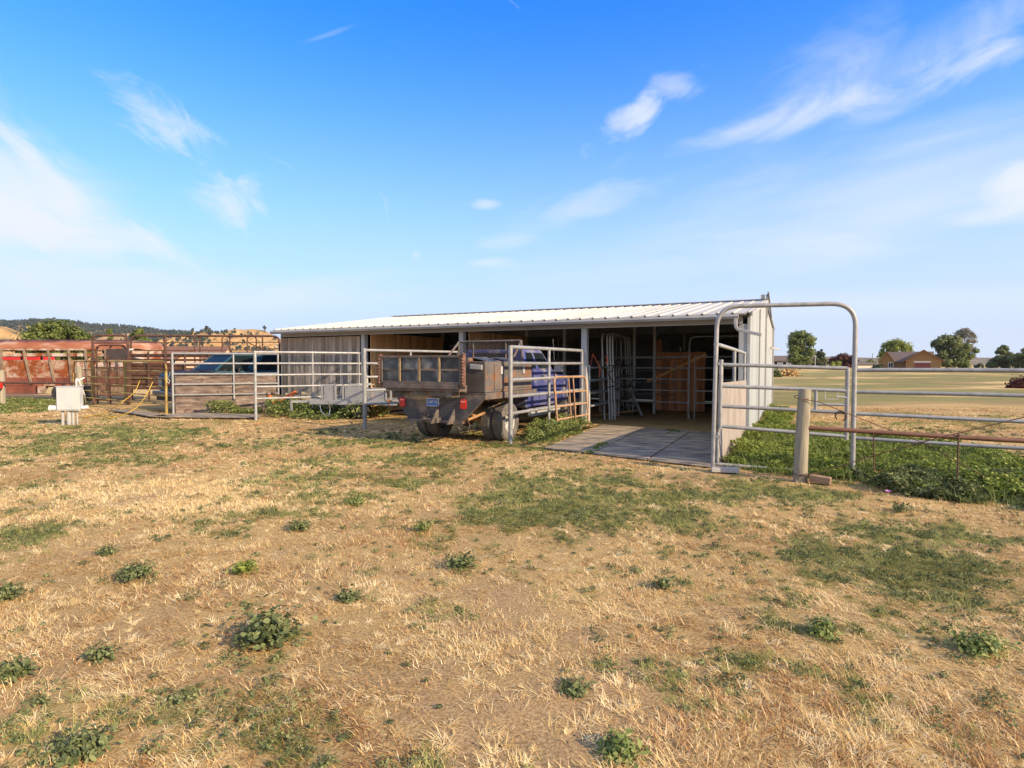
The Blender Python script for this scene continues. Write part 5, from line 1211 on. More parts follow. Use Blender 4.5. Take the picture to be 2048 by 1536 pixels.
def flatbed():
    t = thing('flatbed_truck', 'old blue dual-wheel flatbed truck seen from behind with toolboxes and mesh headache rack', 'truck', (-1.55, 12.0, 0), -math.atan2(.476, .88))
    HW = 1.17; DZ = 1.06
    m = MB(); m.box(-HW, HW, .02, 2.3, DZ - .07, DZ); m.box(-HW - .004, -HW + .05, .0, 2.3, DZ - .12, DZ + .015); m.box(HW - .05, HW + .004, .0, 2.3, DZ - .12, DZ + .015)
    for i in range(6): m.box(-HW + .06, HW - .06, .2 + i * .38, .27 + i * .38, DZ - .15, DZ - .071)
    m.build('flatbed', M['rust_mix'], t, bevel=.005)
    m = MB(); m.prism([(-1.19, DZ - .005), (-1.02, DZ - .18), (-.76, .50), (.60, .46), (1.12, DZ - .12), (1.17, DZ - .005)], lambda p, q, s: (p, s, q), -.012, .012); m.build('rear_skirt', M['plate_dk'], t)
    m = MB(); m.beam((.62, -.0, .46), (1.165, .0, DZ - .08), .04, .02); m.box(-.8, .66, -.07, .03, .44, .50); m.box(-1.19, 1.17, -.02, .02, DZ - .002, DZ + .014)
    m.build('skirt_edge', M['rust_mix'], t)
    for x in (-.89, .66):
        m = MB(); m.prism([(-.055, -.10), (.055, -.10), (.075, -.07), (.075, .06), (.05, .10), (-.05, .10), (-.075, .06), (-.075, -.07)], lambda p, q, s: (x + p, s, .84 + q), -.04, -.013)
        lo_ = m.build('tail_light', M['red'], t, bevel=.008)
        m = MB(); m.box(x - .05, x + .05, -.044, -.0405, .875, .905); m.build('reflector', mat('pale_red_lens', (.8, .3, .28), rough=.3, bump=0) if 'prl' not in M else M['prl'], lo_)
    m = MB(); m.box(-.255, .055, -.022, -.014, .775, .935); pl = m.build('number_plate', M['plate_white'], t, bevel=.003)
    m = MB(); m.box(-.243, .043, -.026, -.0225, .787, .923); m.build('plate_face', M['plate_blue'], pl)
    text_mesh('plate_text', '3-88975A', .080, M['plate_white'], pl, (-.085, -.028, .86), (R(90), 0, 0), .001, .0025)
    # hitch
    m = MB(); m.box(-.12, .10, -.16, .0, .44, .54); m.tube([(-.35, -.09, .50), (.1, -.10, .52)], .028, 8)
    m.build('hitch', M['rust_mix'], t, bevel=.008)
    for x in (.04, .44):
        m = MB(); m.prism([(-.015, .44), (-.28, .44), (-.015, .80 if x < .3 else .74)], lambda p, q, s: (s, p + .0, q), x - .012, x + .012); m.build('gusset', M['rust_mix'], t)
    m = MB()
    for (cx, cz, rr) in ((-.22, .62, .07), (-.02, .57, .05), (-.30, .52, .05)):
        m.tube([(cx + rr * math.cos(a_), -.10 - .02 * math.sin(a_), cz + rr * math.sin(a_)) for a_ in [2 * math.pi * i / 14 for i in range(14)]], .012, 6, close=True)
    m.build('chain', M['rust_mix'], t); m = MB(); m.tube([(-.36, -.1, .46), (-.34, -.1, .38), (-.28, -.1, .33), (-.27, -.1, .42)], .006, 5); m.build('twine', M['rust_mix'], t); m = MB(); m.tube([(.5, -.05, .46), (.55, -.05, .38), (.62, -.05, .30)], .008, 5); m.build('twine', M['rust_mix'], t); m = MB(); m.tube([(.75, .0, .52), (.80, .0, .42), (.76, .0, .30)], .008, 5)
    m.build('twine', M['rust_mix'], t)
    # chassis
    m = MB(); m.box(-.48, -.40, .02, 5.2, .66, .84); m.box(.40, .48, .02, 5.2, .66, .84); m.box(-.4, .4, .55, .65, .66, .80)
    m.tube([(-.95, 1.12, .42), (.95, 1.12, .42)], .055, 10)
    for s in (-.44, .44): m.prism([(.4, .70), (.75, .56), (1.12, .50), (1.5, .56), (1.85, .70), (1.85, .66), (1.5, .50), (1.12, .43), (.75, .50), (.4, .66)], lambda p, q, w_: (w_, p, q), s - .035, s + .035)
    m.tube([(.62, .2, .50), (.70, .8, .62), (.95, 1.0, .80)], .03, 8)
    m.build('chassis', mat('rusty_tan_chassis', (.20, .10, .04), (.34, .19, .08), (.42, .26, .12), rough=.85, scale=6, bump=.3), t)
    m = MB(); m.lathe([(.0, -.16), (.09, -.15), (.16, -.05), (.17, 0), (.16, .05), (.09, .15), (0, .16)], (0, 1.12, .42), 'x', 20); m.build('differential', M['rust_mix'], t, smooth=True)
    for s in (-1, 1):
        wheel(t, s * 1.0, 1.12, side=s, dish=-.05); wheel(t, s * .72, 1.12, side=s, rim_mt='rust_mix'); wheel(t, s * .86, 4.85, side=s, r=.40, dish=.05)
    # frame of dark panes over the tail
    px0, px1, z0, z1, yp = -1.19, .80, 1.27, 1.80, -.33
    m = MB()
    for z in (z0, z1): m.beam((px0, yp, z), (px1, yp, z), .05, .05)
    for x in (px0, px1): m.beam((x, yp, z0 - .02), (x, yp, z1 + .02), .05, .05)
    m.beam((px0, yp, (z0 + z1) / 2), (px1, yp, (z0 + z1) / 2), .02, .02)
    m.build('panel_frame', M['rust_mix'], t, bevel=.006)
    mm = mat('tan_yellow_bar', (.16, .11, .06), (.26, .18, .09), (.36, .27, .13), rough=.8, scale=9, bump=.2, tone=.3)
    for i in (1, 2, 3): m = MB(); x = px0 + (px1 - px0) * i / 4; m.beam((x, yp - .022, z0 + .026), (x, yp - .022, z1 - .026), .04, .02, up=(0, 1, 0), tone=(.9, .3, .9)[i - 1]); m.build('mullion', mm, t)
    for i in range(4):
        for j in range(2):
            w_ = (px1 - px0) / 4; h_ = (z1 - z0) / 2; m = MB(); m.quad([(px0 + i * w_ + .02, yp + .0, z0 + j * h_ + .015), (px0 + (i + 1) * w_ - .02, yp + .0, z0 + j * h_ + .015), (px0 + (i + 1) * w_ - .02, yp + .008, z0 + (j + 1) * h_ - .015), (px0 + i * w_ + .02, yp + .008, z0 + (j + 1) * h_ - .015)], .012, tone=random.random())
            m.build('panel', M['pane'], t)
    m = MB(); m.box(px0 + .06, px1 - .05, yp - .04, yp + .05, 1.15, 1.245); m.box(px0 + .1, px1 - .03, yp + .0, yp + .25, 1.10, 1.15); m.box(px0 + .75, px1 - .2, yp + .05, yp + .2, 1.0, 1.098); m.box(.42, .58, yp + .02, -.02, .98, 1.1)
    m.build('channel_beam', M['rust_mix'], t, bevel=.008)
    m = MB(); m.box(-1.08, -.62, -.05, .3, DZ + .02, DZ + .2); m.box(.50, .72, -.05, .1, DZ + .02, DZ + .16); m.build('tail_box', M['plate_dk'], t)
    m = MB()
    for s_, x in ((0, px0 - .05), (1, px1 + .06)):
        m.box(x - .02, x + .02, yp - .03, yp + .06, z0 - .06, z1 + .06)
        for k in range(9): m.tube([(x, yp - .05, z0 - .02 + k * .06), (x, yp - .02, z0 + .01 + k * .06)], .022, 6)
    m.build('side_bracket', mat('red_rust_bracket', (.09, .045, .032), (.15, .075, .05), (.22, .12, .08), rough=.85, scale=12, bump=.3), t)
    # toolboxes
    for sgn in (1, -1):
        x0, x1 = (.50, HW - .02) if sgn > 0 else (-HW + .02, -.55); zt = 1.70
        m = MB(); m.box(x0, x1, .035, 2.08, DZ + .02, zt); bo = m.build('toolbox', M['tool_steel'], t, bevel=.01)
        xs = x1 if sgn > 0 else x0; e = .006 * sgn
        d = MB(); d.box(min(xs + e * .5, xs + 3 * e), max(xs + e * .5, xs + 3 * e), .36, 2.02, DZ + .07, zt - .05); do = d.build('toolbox_door', M['tool_steel'], bo, bevel=.004)
        for y in (.62, 1.62):
            l = MB(); l.box(min(xs + 3.2 * e, xs + 7 * e), max(xs + 3.2 * e, xs + 7 * e), y - .04, y + .04, zt - .26, zt - .10); l.build('latch', M['trim_lt'], bo, bevel=.006)
        l = MB(); l.box(x0 + .01, x1 - .01, .018, .032, DZ + .03, zt - .01); l.build('tread_plate_end', M['plate_br'], bo)
        l = MB(); l.beam((x0 + .3, .01, zt - .10), (x1 - .06, .005, zt - .12), .03, .10, up=(0, 0, 1)); l.build('lamp_bracket', M['trim_lt'], bo, bevel=.01)
    m = MB(); m.box(.42, .64, .2, 2.0, 1.71, 1.78)
    m.build('side_rail', M['tool_steel'], t)
    for (y0, y1) in ((.35, .95), (1.2, 1.75)):
        m = MB(); m.quad([(.62, y0, 1.80), (.98, y0 + .05, 1.705), (.98, y1 + .05, 1.705), (.62, y1, 1.80)], .012); m.build('lid_flap', M['plate_dk'], t)
    # headache rack
    m = MB(); yr = 2.12; xh = .86; zt = 2.19
    m.tube(round_path([(-xh - .06, yr, DZ), (-xh, yr, zt), (xh, yr, zt), (xh + .06, yr, DZ)], .04, 3), .028, 8)
    for x in (-.45, .45): m.tube([(x, yr, DZ), (x, yr, zt)], .02, 8)
    m.tube([(-xh, yr, 1.72), (xh, yr, 1.72)], .022, 8)
    for x in (-xh, xh): m.tube([(x, yr, zt), (x * 1.08, yr - .75, 1.55), (x * 1.1, yr - .95, DZ)], .026, 8)
    m.build('headache_rack', M['rust_mix'], t, smooth=True)
    m = MB(); st = .075
    n = int((2 * xh + (zt - DZ)) / st)
    def clip(p, q):  # clip a segment to the rack rectangle (x,z)
        (x0, z0_), (x1, z1_) = p, q; t0, t1 = 0, 1
        for a_, b_, lo, hi in ((x0, x1 - x0, -xh, xh), (z0_, z1_ - z0_, DZ + .05, zt)):
            if abs(b_) < 1e-9: continue
            ta, tb = (lo - a_) / b_, (hi - a_) / b_
            if ta > tb: ta, tb = tb, ta
            t0 = max(t0, ta); t1 = min(t1, tb)
        if t1 - t0 < 1e-3: return None
        f = lambda s_: (x0 + (x1 - x0) * s_, z0_ + (z1_ - z0_) * s_); return f(t0), f(t1)
    sl = .5; 
    for i in range(-30, 90):
        zc = DZ - 1.2 + i * .06
        for sg in (1, -1):
            r_ = clip((-xh, zc), (xh, zc + sg * 2 * xh * sl))
            if r_: m.beam((r_[0][0], yr - .004 * sg, r_[0][1]), (r_[1][0], yr - .004 * sg, r_[1][1]), .012, .006, up=(0, 1, 0))
    m.build('mesh_screen', M['mesh'], t)
    # cab
    CW = .93; y0, y1 = 2.24, 3.86; bz = 1.50; rz_ = 2.0
    m = MB(); fn = lambda p, q, s: (s, p, q)
    m.prism([(y0, .62), (y1 + .15, .62), (y1 + .15, 1.38), (y1 - .0, bz), (y0, bz)], fn, -CW, CW)
    m.build('cab_body', M['blue'], t, bevel=.04)
    m = MB(); m.prism([(y1 + .16, .66), (5.55, .66), (5.62, .9), (5.60, 1.22), (5.45, 1.30), (y1 + .16, 1.40)], fn, -CW + .01, CW - .01); m.build('hood', M['blue'], t, bevel=.05)
    m = MB(); lo = [(-CW + .02, y0 + .02), (CW - .02, y0 + .02), (CW - .02, y1 + .0), (-CW + .02, y1 + .0)]; hi = [(-CW + .14, y0 + .10), (CW - .14, y0 + .10), (CW - .14, y1 - .52), (-CW + .14, y1 - .52)]
    vs = [(x, y, bz - .01) for x, y in lo] + [(x, y, rz_) for x, y in hi]
    m.add(vs, [(3, 2, 1, 0), (4, 5, 6, 7), (0, 1, 5, 4), (1, 2, 6, 5), (2, 3, 7, 6), (3, 0, 4, 7)]); go = m.build('cab_roof', M['blue'], t, bevel=.05)
    V3 = [Vector(v) for v in vs]
    def facep(a, b, c_, d, s, q):  # bilinear on a roof side: a,b lower; d,c upper
        return V3[a].lerp(V3[b], s).lerp(V3[d].lerp(V3[c_], s), q)
    def pane(a, b, c_, d, s0, s1, q0, q1, nm='window', par=None, slant=None, mt='glass'):
        P = [facep(a, b, c_, d, s0, q0), facep(a, b, c_, d, s1, q0), facep(a, b, c_, d, (slant[1] if slant else s1), q1), facep(a, b, c_, d, (slant[0] if slant else s0), q1)]
        nn = (P[1] - P[0]).cross(P[3] - P[0]).normalized(); m_ = MB(); m_.quad([p + nn * .012 for p in P], .010); return m_.build(nm, M[mt], t)
    pane(0, 1, 5, 4, .14, .86, .14, .82, 'rear_window')
    for (a, b, c_, d, fl) in ((1, 2, 6, 5, 0), (3, 0, 4, 7, 1)):
        for (s0, s1) in ((.08, .36), (.46, .90)):
            if fl: s0, s1 = 1 - s1, 1 - s0
            pane(a, b, c_, d, s0, s1, .10, .84, 'side_window')
    pane(2, 3, 7, 6, .06, .94, .1, .9, 'windscreen')
    for s in (-1, 1):
        x = s * (CW + .004); m = MB()
        m.box(min(x, x + s * .004), max(x, x + s * .004), 2.95, 3.84, .68, bz - .04); do = m.build('door', M['blue'], t, bevel=.003)
        m = MB(); m.box(min(x + s * .006, x + s * .03), max(x + s * .006, x + s * .03), 3.02, 3.16, 1.33, 1.37); m.build('handle', M['black'], do)
        m = MB(); m.box(s * (CW + .06) - .05, s * (CW + .06) + .05, y0 + .05, y1 + .1, .42, .60) if s > 0 else m.box(-CW - .11, -CW - .01, y0 + .05, y1 + .1, .42, .60); m.build('running_board', M['trim_lt'], t, bevel=.01)
        m = MB(); m.box(s * (CW + .16) - .10, s * (CW + .16) + .10, y1 - .12, y1 - .06, 1.45, 1.70); m.tube([(s * CW, y1 - .1, 1.5), (s * (CW + .1), y1 - .09, 1.52)], .012, 6); m.build('mirror', M['chrome'], t, bevel=.02)
        m = MB(); m.box(s * .70 - .14, s * .70 + .14, 5.60, 5.66, .98, 1.16); m.build('headlight', M['white'], t)
    m = MB(); m.tube([(CW - .1, y1 + .25, 1.36), (CW - .1, y1 + .1, 2.30)], .003, 5); m.build('antenna', M['trim_lt'], t)
    m = MB(); m.box(-CW, CW, 5.62, 5.80, .52, .72); m.build('front_bumper', M['chrome'], t, bevel=.02)
    # dash of clutter: white bundle at the rack foot
    return t
flatbed()

def suv():
    hd = Vector((-.64, -.77, 0)).normalized(); rgt = Vector((hd.y, -hd.x, 0)); Np = Vector((-11.28, 19.72, 0)); c = Np + rgt * .97
    t = thing('station_wagon', 'dark teal full-size wagon with dull bonnet parked nose-out behind the plywood fence', 'car', (c.x, c.y, .06), math.atan2(-hd.x, hd.y))
    W_ = .97; fn = lambda p, q, s: (s, p, q); RZ = 1.93; BZ = 1.36
    m = MB(); m.prism([(-5.4, .5), (-.15, .5), (-.02, .62), (0, 1.20), (-.06, 1.25), (-1.35, BZ - .02), (-5.4, BZ)], fn, -W_, W_); m.build('body', M['teal'], t, bevel=.045)
    m = MB(); m.prism([(-.07, 1.255), (-1.38, BZ - .015), (-1.38, BZ + .014), (-.6, 1.345), (-.10, 1.285)], fn, -W_ + .06, W_ - .06); m.build('bonnet', M['hood'], t, bevel=.012)
    lo = [(-W_ + .02, -5.38), (W_ - .02, -5.38), (W_ - .02, -1.15), (-W_ + .02, -1.15)]; hi = [(-W_ + .15, -5.30), (W_ - .15, -5.30), (W_ - .15, -1.85), (-W_ + .15, -1.85)]
    # roof slab + pillars (open greenhouse so the cabin shows)
    vs = [Vector((x, y, BZ)) for x, y in lo] + [Vector((x, y, RZ)) for x, y in hi]
    m = MB(); m.box(-W_ + .14, W_ - .14, -5.32, -1.83, RZ - .05, RZ + .02); m.build('roof', M['teal'], t, bevel=.02)
    def pl_(a_, b_, *k, **kw): p_ = MB(); p_.beam(a_, b_, *k, **kw); p_.build('pillar', M['teal'], t, bevel=.01)
    for i in range(4): pl_(vs[i] - Vector((0, 0, .02)), vs[4 + i] - Vector((0, 0, .03)), .07, .07)
    def fp(a, b, c_, d, s, q): return vs[a].lerp(vs[b], s).lerp(vs[d].lerp(vs[c_], s), q)
    for sl_ in (.30, .68):
        pl_(fp(3, 0, 4, 7, sl_, 0), fp(3, 0, 4, 7, sl_, 1), .05, .26, up=(0, 1, 0)); pl_(fp(2, 1, 5, 6, sl_, 0), fp(2, 1, 5, 6, sl_, 1), .05, .26, up=(0, 1, 0))
    def pane(a, b, c_, d, s0, s1, nm, mt='tint_glass'):
        P = [fp(a, b, c_, d, s0, .04), fp(a, b, c_, d, s1, .04), fp(a, b, c_, d, s1, .90), fp(a, b, c_, d, s0, .90)]
        m_ = MB(); m_.quad(P, .006); m_.build(nm, M[mt], t)
    pane(2, 3, 7, 6, .04, .96, 'windscreen')
    for (a, b, c_, d) in ((3, 0, 4, 7), (2, 1, 5, 6)):
        pane(a, b, c_, d, .03, .27, 'side_window', 'glass'); pane(a, b, c_, d, .33, .65, 'side_window', 'glass'); pane(a, b, c_, d, .71, .97, 'side_window')
    pane(0, 1, 5, 4, .05, .95, 'rear_window', 'glass')
    for s in (-.42, .42):
        m = MB(); m.box(s - .24, s + .24, -2.85, -2.70, .9, 1.52); m.box(s - .12, s + .12, -2.82, -2.73, 1.52, 1.70); m.build('seat', M['seat'], t, bevel=.05)
    m = MB(); m.box(-W_ + .1, W_ - .1, -1.95, -1.5, 1.15, 1.36); m.build('dashboard', M['black'], t, bevel=.03)
    m = MB(); m.lathe([(.18, 0), (.19, .01), (.2, 0), (.19, -.01), (.18, 0)], (0, 0, 0), 'z', 20); st = m.build('steering_wheel', M['black'], t); st.location = (-.42, -2.1, 1.42); st.rotation_euler = (R(65), 0, 0)
    # front
    m = MB(); m.box(-W_ + .03, W_ - .03, .0, .05, 1.07, 1.12); m.box(-W_ + .03, W_ - .03, .0, .05, .66, .72); m.box(-.56, -.52, .0, .05, .72, 1.07); m.box(.52, .56, .0, .05, .72, 1.07); m.build('grille_frame', M['chrome_dk'], t, bevel=.02)
    m = MB(); m.box(-.52, .52, .01, .035, .72, 1.07); gr = m.build('grille', M['black'], t)
    text_mesh('grille_emblem', 'GMC', .20, M['red'], gr, (0, .042, .90), (R(90), 0, R(180)), .004, .008)
    for s in (-1, 1):
        m = MB(); m.box(s * .75 - .17, s * .75 + .17, .012, .04, .88, 1.06); m.build('headlight', M['galv'], t, bevel=.01)
        m = MB(); m.box(s * .75 - .17, s * .75 + .17, .012, .038, .74, .85); m.build('indicator', M['chrome'], t, bevel=.01)
    m = MB(); m.box(-W_ - .02, W_ + .02, .03, .22, .46, .64); m.build('front_bumper', M['chrome_dk'], t, bevel=.03)
    m = MB(); m.box(-W_ + .05, W_ - .05, -.1, .1, .30, .45); m.build('air_dam', M['black'], t)
    for s in (-1, 1):
        wheel(t, s * .83, -.95, side=s, r=.38, w=.24, rim_mt='chrome'); wheel(t, s * .83, -4.3, side=s, r=.38, w=.24, rim_mt='chrome')
        m = MB(); m.box(s * (W_ + .12) - .09, s * (W_ + .12) + .09, -1.95, -1.88, 1.28, 1.44); m.tube([(s * (W_ - .03), -1.9, 1.3), (s * (W_ + .08), -1.91, 1.33)], .012, 6); m.build('mirror', M['black'], t, bevel=.02)
        x = s * (W_ + .003); m = MB(); m.box(min(x, x + s * .004), max(x, x + s * .004), -2.85, -1.75, .55, BZ - .05); m.build('door', M['teal'], t)
suv()

# livestock trailer
M['tan_steel'] = mat('tan_brown_steel', (.13, .08, .055), (.24, .17, .11), (.36, .28, .2), rough=.8, scale=2, bump=.2)
def stock_trailer():
    Y = 26.0; x1 = X_(287, Y); Lg = 10.6; t = thing('livestock_trailer', 'long rusty white stock trailer with slatted side openings at the left', 'trailer', (x1, Y, 0), R(1.5))
    D = 2.2; fn = lambda p, q, s: (s, p, q)
    # rounded roof
    arc = [(0, 2.34)] + [(.02 + .5 * (1 - math.cos(a_)), 2.36 + .39 * math.sin(a_)) for a_ in [R(i * 15) for i in range(1, 7)]]
    poly = arc + [(D - p, q) for p, q in reversed(arc)]
    m = MB(); m.prism(poly, fn, -Lg, -.9)
    # nose cap narrowing forward
    n = len(poly); A = [(-.9, p, q) for p, q in poly]; B = [(-.25, .12 + p * (1 - .24 / D), 2.30 + (q - 2.30) * .85) for p, q in poly]; Cc = [(.0, .5 + p * (1 - 1.0 / D), 2.25 + (q - 2.30) * .5) for p, q in poly]
    m.add(A + B + Cc, [(i, (i + 1) % n, n + (i + 1) % n, n + i) for i in range(n)] + [(n + i, n + (i + 1) % n, 2 * n + (i + 1) % n, 2 * n + i) for i in range(n)] + [tuple(range(2 * n, 3 * n))])
    m.build('roof', M['livestock_roof'], t, smooth=True, angle=25)
    for (z0, z1, nm) in ((2.26, 2.335, 'top_rail'), (1.99, 2.13, 'slat'), (1.05, 1.83, 'side_panel')):
        for (ya, yb) in ((0, .03), (D - .03, D)):
            x = -Lg; m = MB()
            while x < -1.0:
                xe = min(x + 1.1, -.9); m.box(x, xe - .004, ya, yb, z0, z1, tone=random.random()); x = xe
            m.build(nm, M['livestock'], t)
    m = MB(); m.prism([(-.9, 0), (-.2, .25), (0, .8), (0, D - .8), (-.2, D - .25), (-.9, D)], lambda p, q, s: (p, q, s), .75, 2.26); m.build('nose', M['livestock'], t)
    m = MB(); m.box(-Lg, -.9, .03, D - .03, .62, .74); m.box(-Lg, -.6, -.02, .02, .70, 1.045); m.box(-Lg, -4.6, -.03, .02, .34, .69); m.build('skirt', mat('red_brown_rust_skirt', (.12, .035, .022), (.2, .06, .035), (.27, .1, .06), rough=.85, scale=2, bump=.2), t)
    for px, lean in ((-30, 0), (12, .0), (55, .30), (102, .28), (143, .10), (175, .12), (215, 0)):
        x = X_(px, Y) - x1
        for ps in (-.05, D + .03): m = MB(); m.beam((x + (lean if ps < 0 else 0), ps, .75), (x, ps, 2.3), .085, .05, up=(0, 1, 0)); m.build('side_post', M['tan_steel'], t)
    m = MB(); m.prism([(-4.5, .35), (-4.5, .78), (-4.2, .82), (-1.9, .82), (-1.6, .7), (-1.6, .35), (-1.75, .35), (-1.95, .68), (-4.15, .68), (-4.35, .35)], lambda p, q, s: (p, s, q), -.22, .0); m.build('mudguard', M['livestock'], t)
    for x in (-3.6, -2.5):
        w_ = MB(); w_.lathe([(.2, -.1), (.34, -.1), (.36, -.06), (.36, .06), (.34, .1), (.2, .1), (.2, -.1)], (0, 0, 0), 'x', 28); wo_ = w_.build('wheel', M['rubber'], t, smooth=True); wo_.location = (x, -.08, .36); wo_.rotation_euler = (0, 0, R(90))
        h = MB(); h.lathe([(0, -.03), (.06, -.05), (.15, -.02), (.19, -.09), (.2, -.09), (.2, .08), (0, .0)], (0, 0, 0), 'x', 24); h.build('rim', M['chrome'], wo_, smooth=True)
    # tongue
    m = MB(); m.beam((-.9, .3, .6), (1.6, 1.1, .55), .1, .12); m.beam((-.9, D - .3, .6), (1.6, 1.1, .55), .1, .12); m.build('tongue', M['rust_brown'], t)
stock_trailer()
# things seen through and beyond the stock trailer's slots
m = MB(); m.box(-1.2, 1.2, -.6, .6, .5, 2.22); m.box(-1.8, -1.2, -.5, .5, .5, 1.3); o = m.build('red_machine', M['red'], loc=(X_(2, 30), 31.5, 0), bevel=.08); tag(o, 'red machine body glimpsed through the trailer slots at the left edge', 'machine')

# brown pipe arches, chute and board corral behind the yellow gate
def brown_things():
    YA = 23.5
    def arch(label, pxa, pxb, top, Ya, r=.04, rails=(), z0=0, name='pipe_arch'):
        xa, xb = X_(pxa, Ya), X_(pxb, Ya); zt = Z_(top, Ya); t = thing(name, label, 'gate', (xa, Ya, 0)); L_ = xb - xa
        m = MB(); m.tube(round_path([(0, 0, z0), (0, 0, zt), (L_, 0, zt), (L_, 0, z0)], .25, 6), r, 8); m.build('arch_frame', M['rust_brown'], t, smooth=True)
        for z in rails:
            m = MB(); m.tube([(0, 0, z), (L_, 0, z)], r * .6, 8); m.build('rail', M['rust_brown'], t, smooth=True)
        return t
    arch('tall brown pipe arch gate before the nose of the stock trailer', 187, 257, 671, YA, .048, (Z_(686, YA),))
    arch('middle brown pipe arch nested inside the tall one', 194, 253, 690.5, YA + .25, .035)
    arch('small inner brown pipe arch at the head of the chute', 220, 249, 690, YA + .5, .03)
    # chute with vertical bars
    t = thing('cattle_chute', 'rusty barred cattle chute gate under the nested brown arches', 'chute', (X_(190, YA), YA - .15, 0))
    L_ = X_(262, YA) - X_(190, YA); m = MB(); zt = Z_(735, YA); zb = Z_(790, YA)
    for z in (zb, zt, zt + .32): m.beam((0, 0, z), (L_, 0, z), .06, .06)
    for x in (0, L_ * .42, L_): m.beam((x, 0, .1), (x, 0, zt + .5), .07, .05, up=(0, 1, 0))
    m.build('frame', M['rust_brown'], t)
    m = MB()
    for i in range(26): x = .06 + i * (L_ - .1) / 26; m.beam((x, -.01, zb), (x, -.01, zt), .026, .016, up=(0, 1, 0))
    m.build('bars', M['rust_brown'], t)
    m = MB(); m.box(L_ * .38, L_ * .98, .03, .05, zt + .34, zt + .75); m.build('head_plate', mat('dark_plate', (.04, .03, .03), (.06, .045, .04), rough=.8), t)
    # long overhead rail and uprights
    YB = 25.0; x0 = X_(263, YB); t = thing('pipe_corral', 'long tall brown pipe corral with arched tops stretching behind the blue wagon', 'fence', (x0, YB, 0))
    def x(px): return X_(px, YB) - x0
    zt = Z_(671.5, YB)
    m = MB(); m.tube(round_path([(0, 0, .1), (0, 0, zt), (x(560), 0, zt - .02), (x(560), 0, Z_(718, YB))], .3, 6), .045, 8); m.build('top_rail', M['rust_brown'], t, smooth=True)
    for py, pa, pb in ((685.5, 263, 560), (701, 263, 520), (698.5, 520, 560)):
        m = MB(); m.tube([(x(pa), 0, Z_(py, YB)), (x(pb), 0, Z_(py - 1, YB))], .02, 6); m.build('rail', M['rust_brown'], t, smooth=True)
    for px, r in ((333, .06), (527, .035)):
        m = MB(); m.tube([(x(px), -.05, .0), (x(px), -.05, zt)], r, 8); m.build('post', M['rust_brown'], t, smooth=True)
    for (pa, pb) in ((391, 400), (446, 460), (496, 513)):
        m = MB(); m.tube(round_path([(x(pa), -.03, 1.2), (x(pa), -.03, zt - .03), (x(pb), .03, zt - .03), (x(pb), .03, 1.2)], .15, 5), .028, 8); m.build('hoop', M['rust_brown'], t, smooth=True)
    m = MB(); m.tube([(x(497), 0, Z_(685, YB)), (x(528), 0, Z_(700, YB))], .025, 6); m.build('brace', M['rust_brown'], t, smooth=True); m = MB(); m.tube([(x(558), 0, Z_(682, YB)), (x(575), -.3, Z_(700, YB))], .035, 6); m.build('brace', M['rust_brown'], t, smooth=True)
    m = MB(); m.box(x(264) - .06, x(264) + .12, -.06, -.04, Z_(700.5, YB), Z_(697.5, YB)); m.box(x(553), x(556.5), -.06, -.04, Z_(695, YB), Z_(692, YB)); m.build('tag_plate', M['white'], t)
    # board corral
    YC = 24.4; xc = X_(262, YC); t = thing('guardrail_corral', 'brown steel guardrail corral with eight rails behind the yellow gate and the wagon', 'fence', (xc, YC, 0))
    L_ = X_(572, YC) - xc
    for i, py in enumerate((711, 720, 729, 738, 747, 757, 767, 777)):
        z = Z_(py, YC); h = .14 if i in (0, 2, 4) else .085; m = MB()
        m.prism([(0, -h / 2), (-.03, -h / 4), (.0, 0), (-.03, h / 4), (0, h / 2), (.015, h / 2), (.015, -h / 2)], lambda p, q, s: (s, p, z + q), 0, L_, tone=random.random()); m.build('rail', M['rust_brown'], t)
    m = MB(); m.box(0, L_ * .35, .02, .035, Z_(775, YC), Z_(729, YC)); m.build('sheet', M['rust_brown'], t)
    for px in (262, 299, 333, 372, 420, 480, 540):
        m = MB(); xx = X_(px, YC) - xc; m.beam((xx, -.06, 0), (xx, -.06, Z_(704, YC)), .07, .05, up=(0, 1, 0)); m.build('post', M['rust_brown'], t)
brown_things()
def yellow_gate():
    a = Vector((-11.35, 19.05, 0)); b = Vector((-17.9, 23.7, 0)); loc, rz, Ln = frame_of(a, b); t = thing('yellow_gate', 'long six-rail gate of faded yellow and rusty pipe before the cattle chute', 'gate', loc, rz)
    m = MB(); m.tube(round_path([(.06, 0, .12), (.0, 0, 1.74), (Ln, 0, 1.76), (Ln, 0, .3)], .3, 7), .034, 10); m.build('gate_frame', M['yellow_rust'], t, smooth=True)
    for z in (1.42, 1.15, .88, .60, .32):
        m = MB(); m.tube([(.04, 0, z), (Ln, 0, z)], .022, 8, tone=random.random()); m.build('rail', M['yellow_rust'], t, smooth=True)
    for s in (.40, .78):
        m = MB(); m.tube([(s * Ln, -.02, .3), (s * Ln, -.02, 1.74)], .032, 10, tone=.1); m.build('upright', mat('yellow_upright', (.34, .25, .05), (.42, .32, .07), rough=.6, scale=8, bump=.1), t, smooth=True)
    m = MB(); m.tube([(.05, 0, -.03), (.05, 0, .35)], .045, 10); m.tube([(.05, 0, .35), (.04, 0, 1.5)], .036, 10); m.build('hinge_post', M['yellow_rust'], t, smooth=True)
    r = MB(); r.tube([(-.18, -.03, 1.36), (-.05, -.07, 1.28), (.06, -.05, 1.18), (-.1, -.06, 1.1), (-.02, -.06, 1.0), (.04, -.05, 1.08)], .009, 6); tag(r.build('white_rope', M['white'], smooth=True, loc=loc), 'white rope tying the yellow gate to the plywood fence post', 'rope').rotation_euler = (0, 0, rz)
yellow_gate()
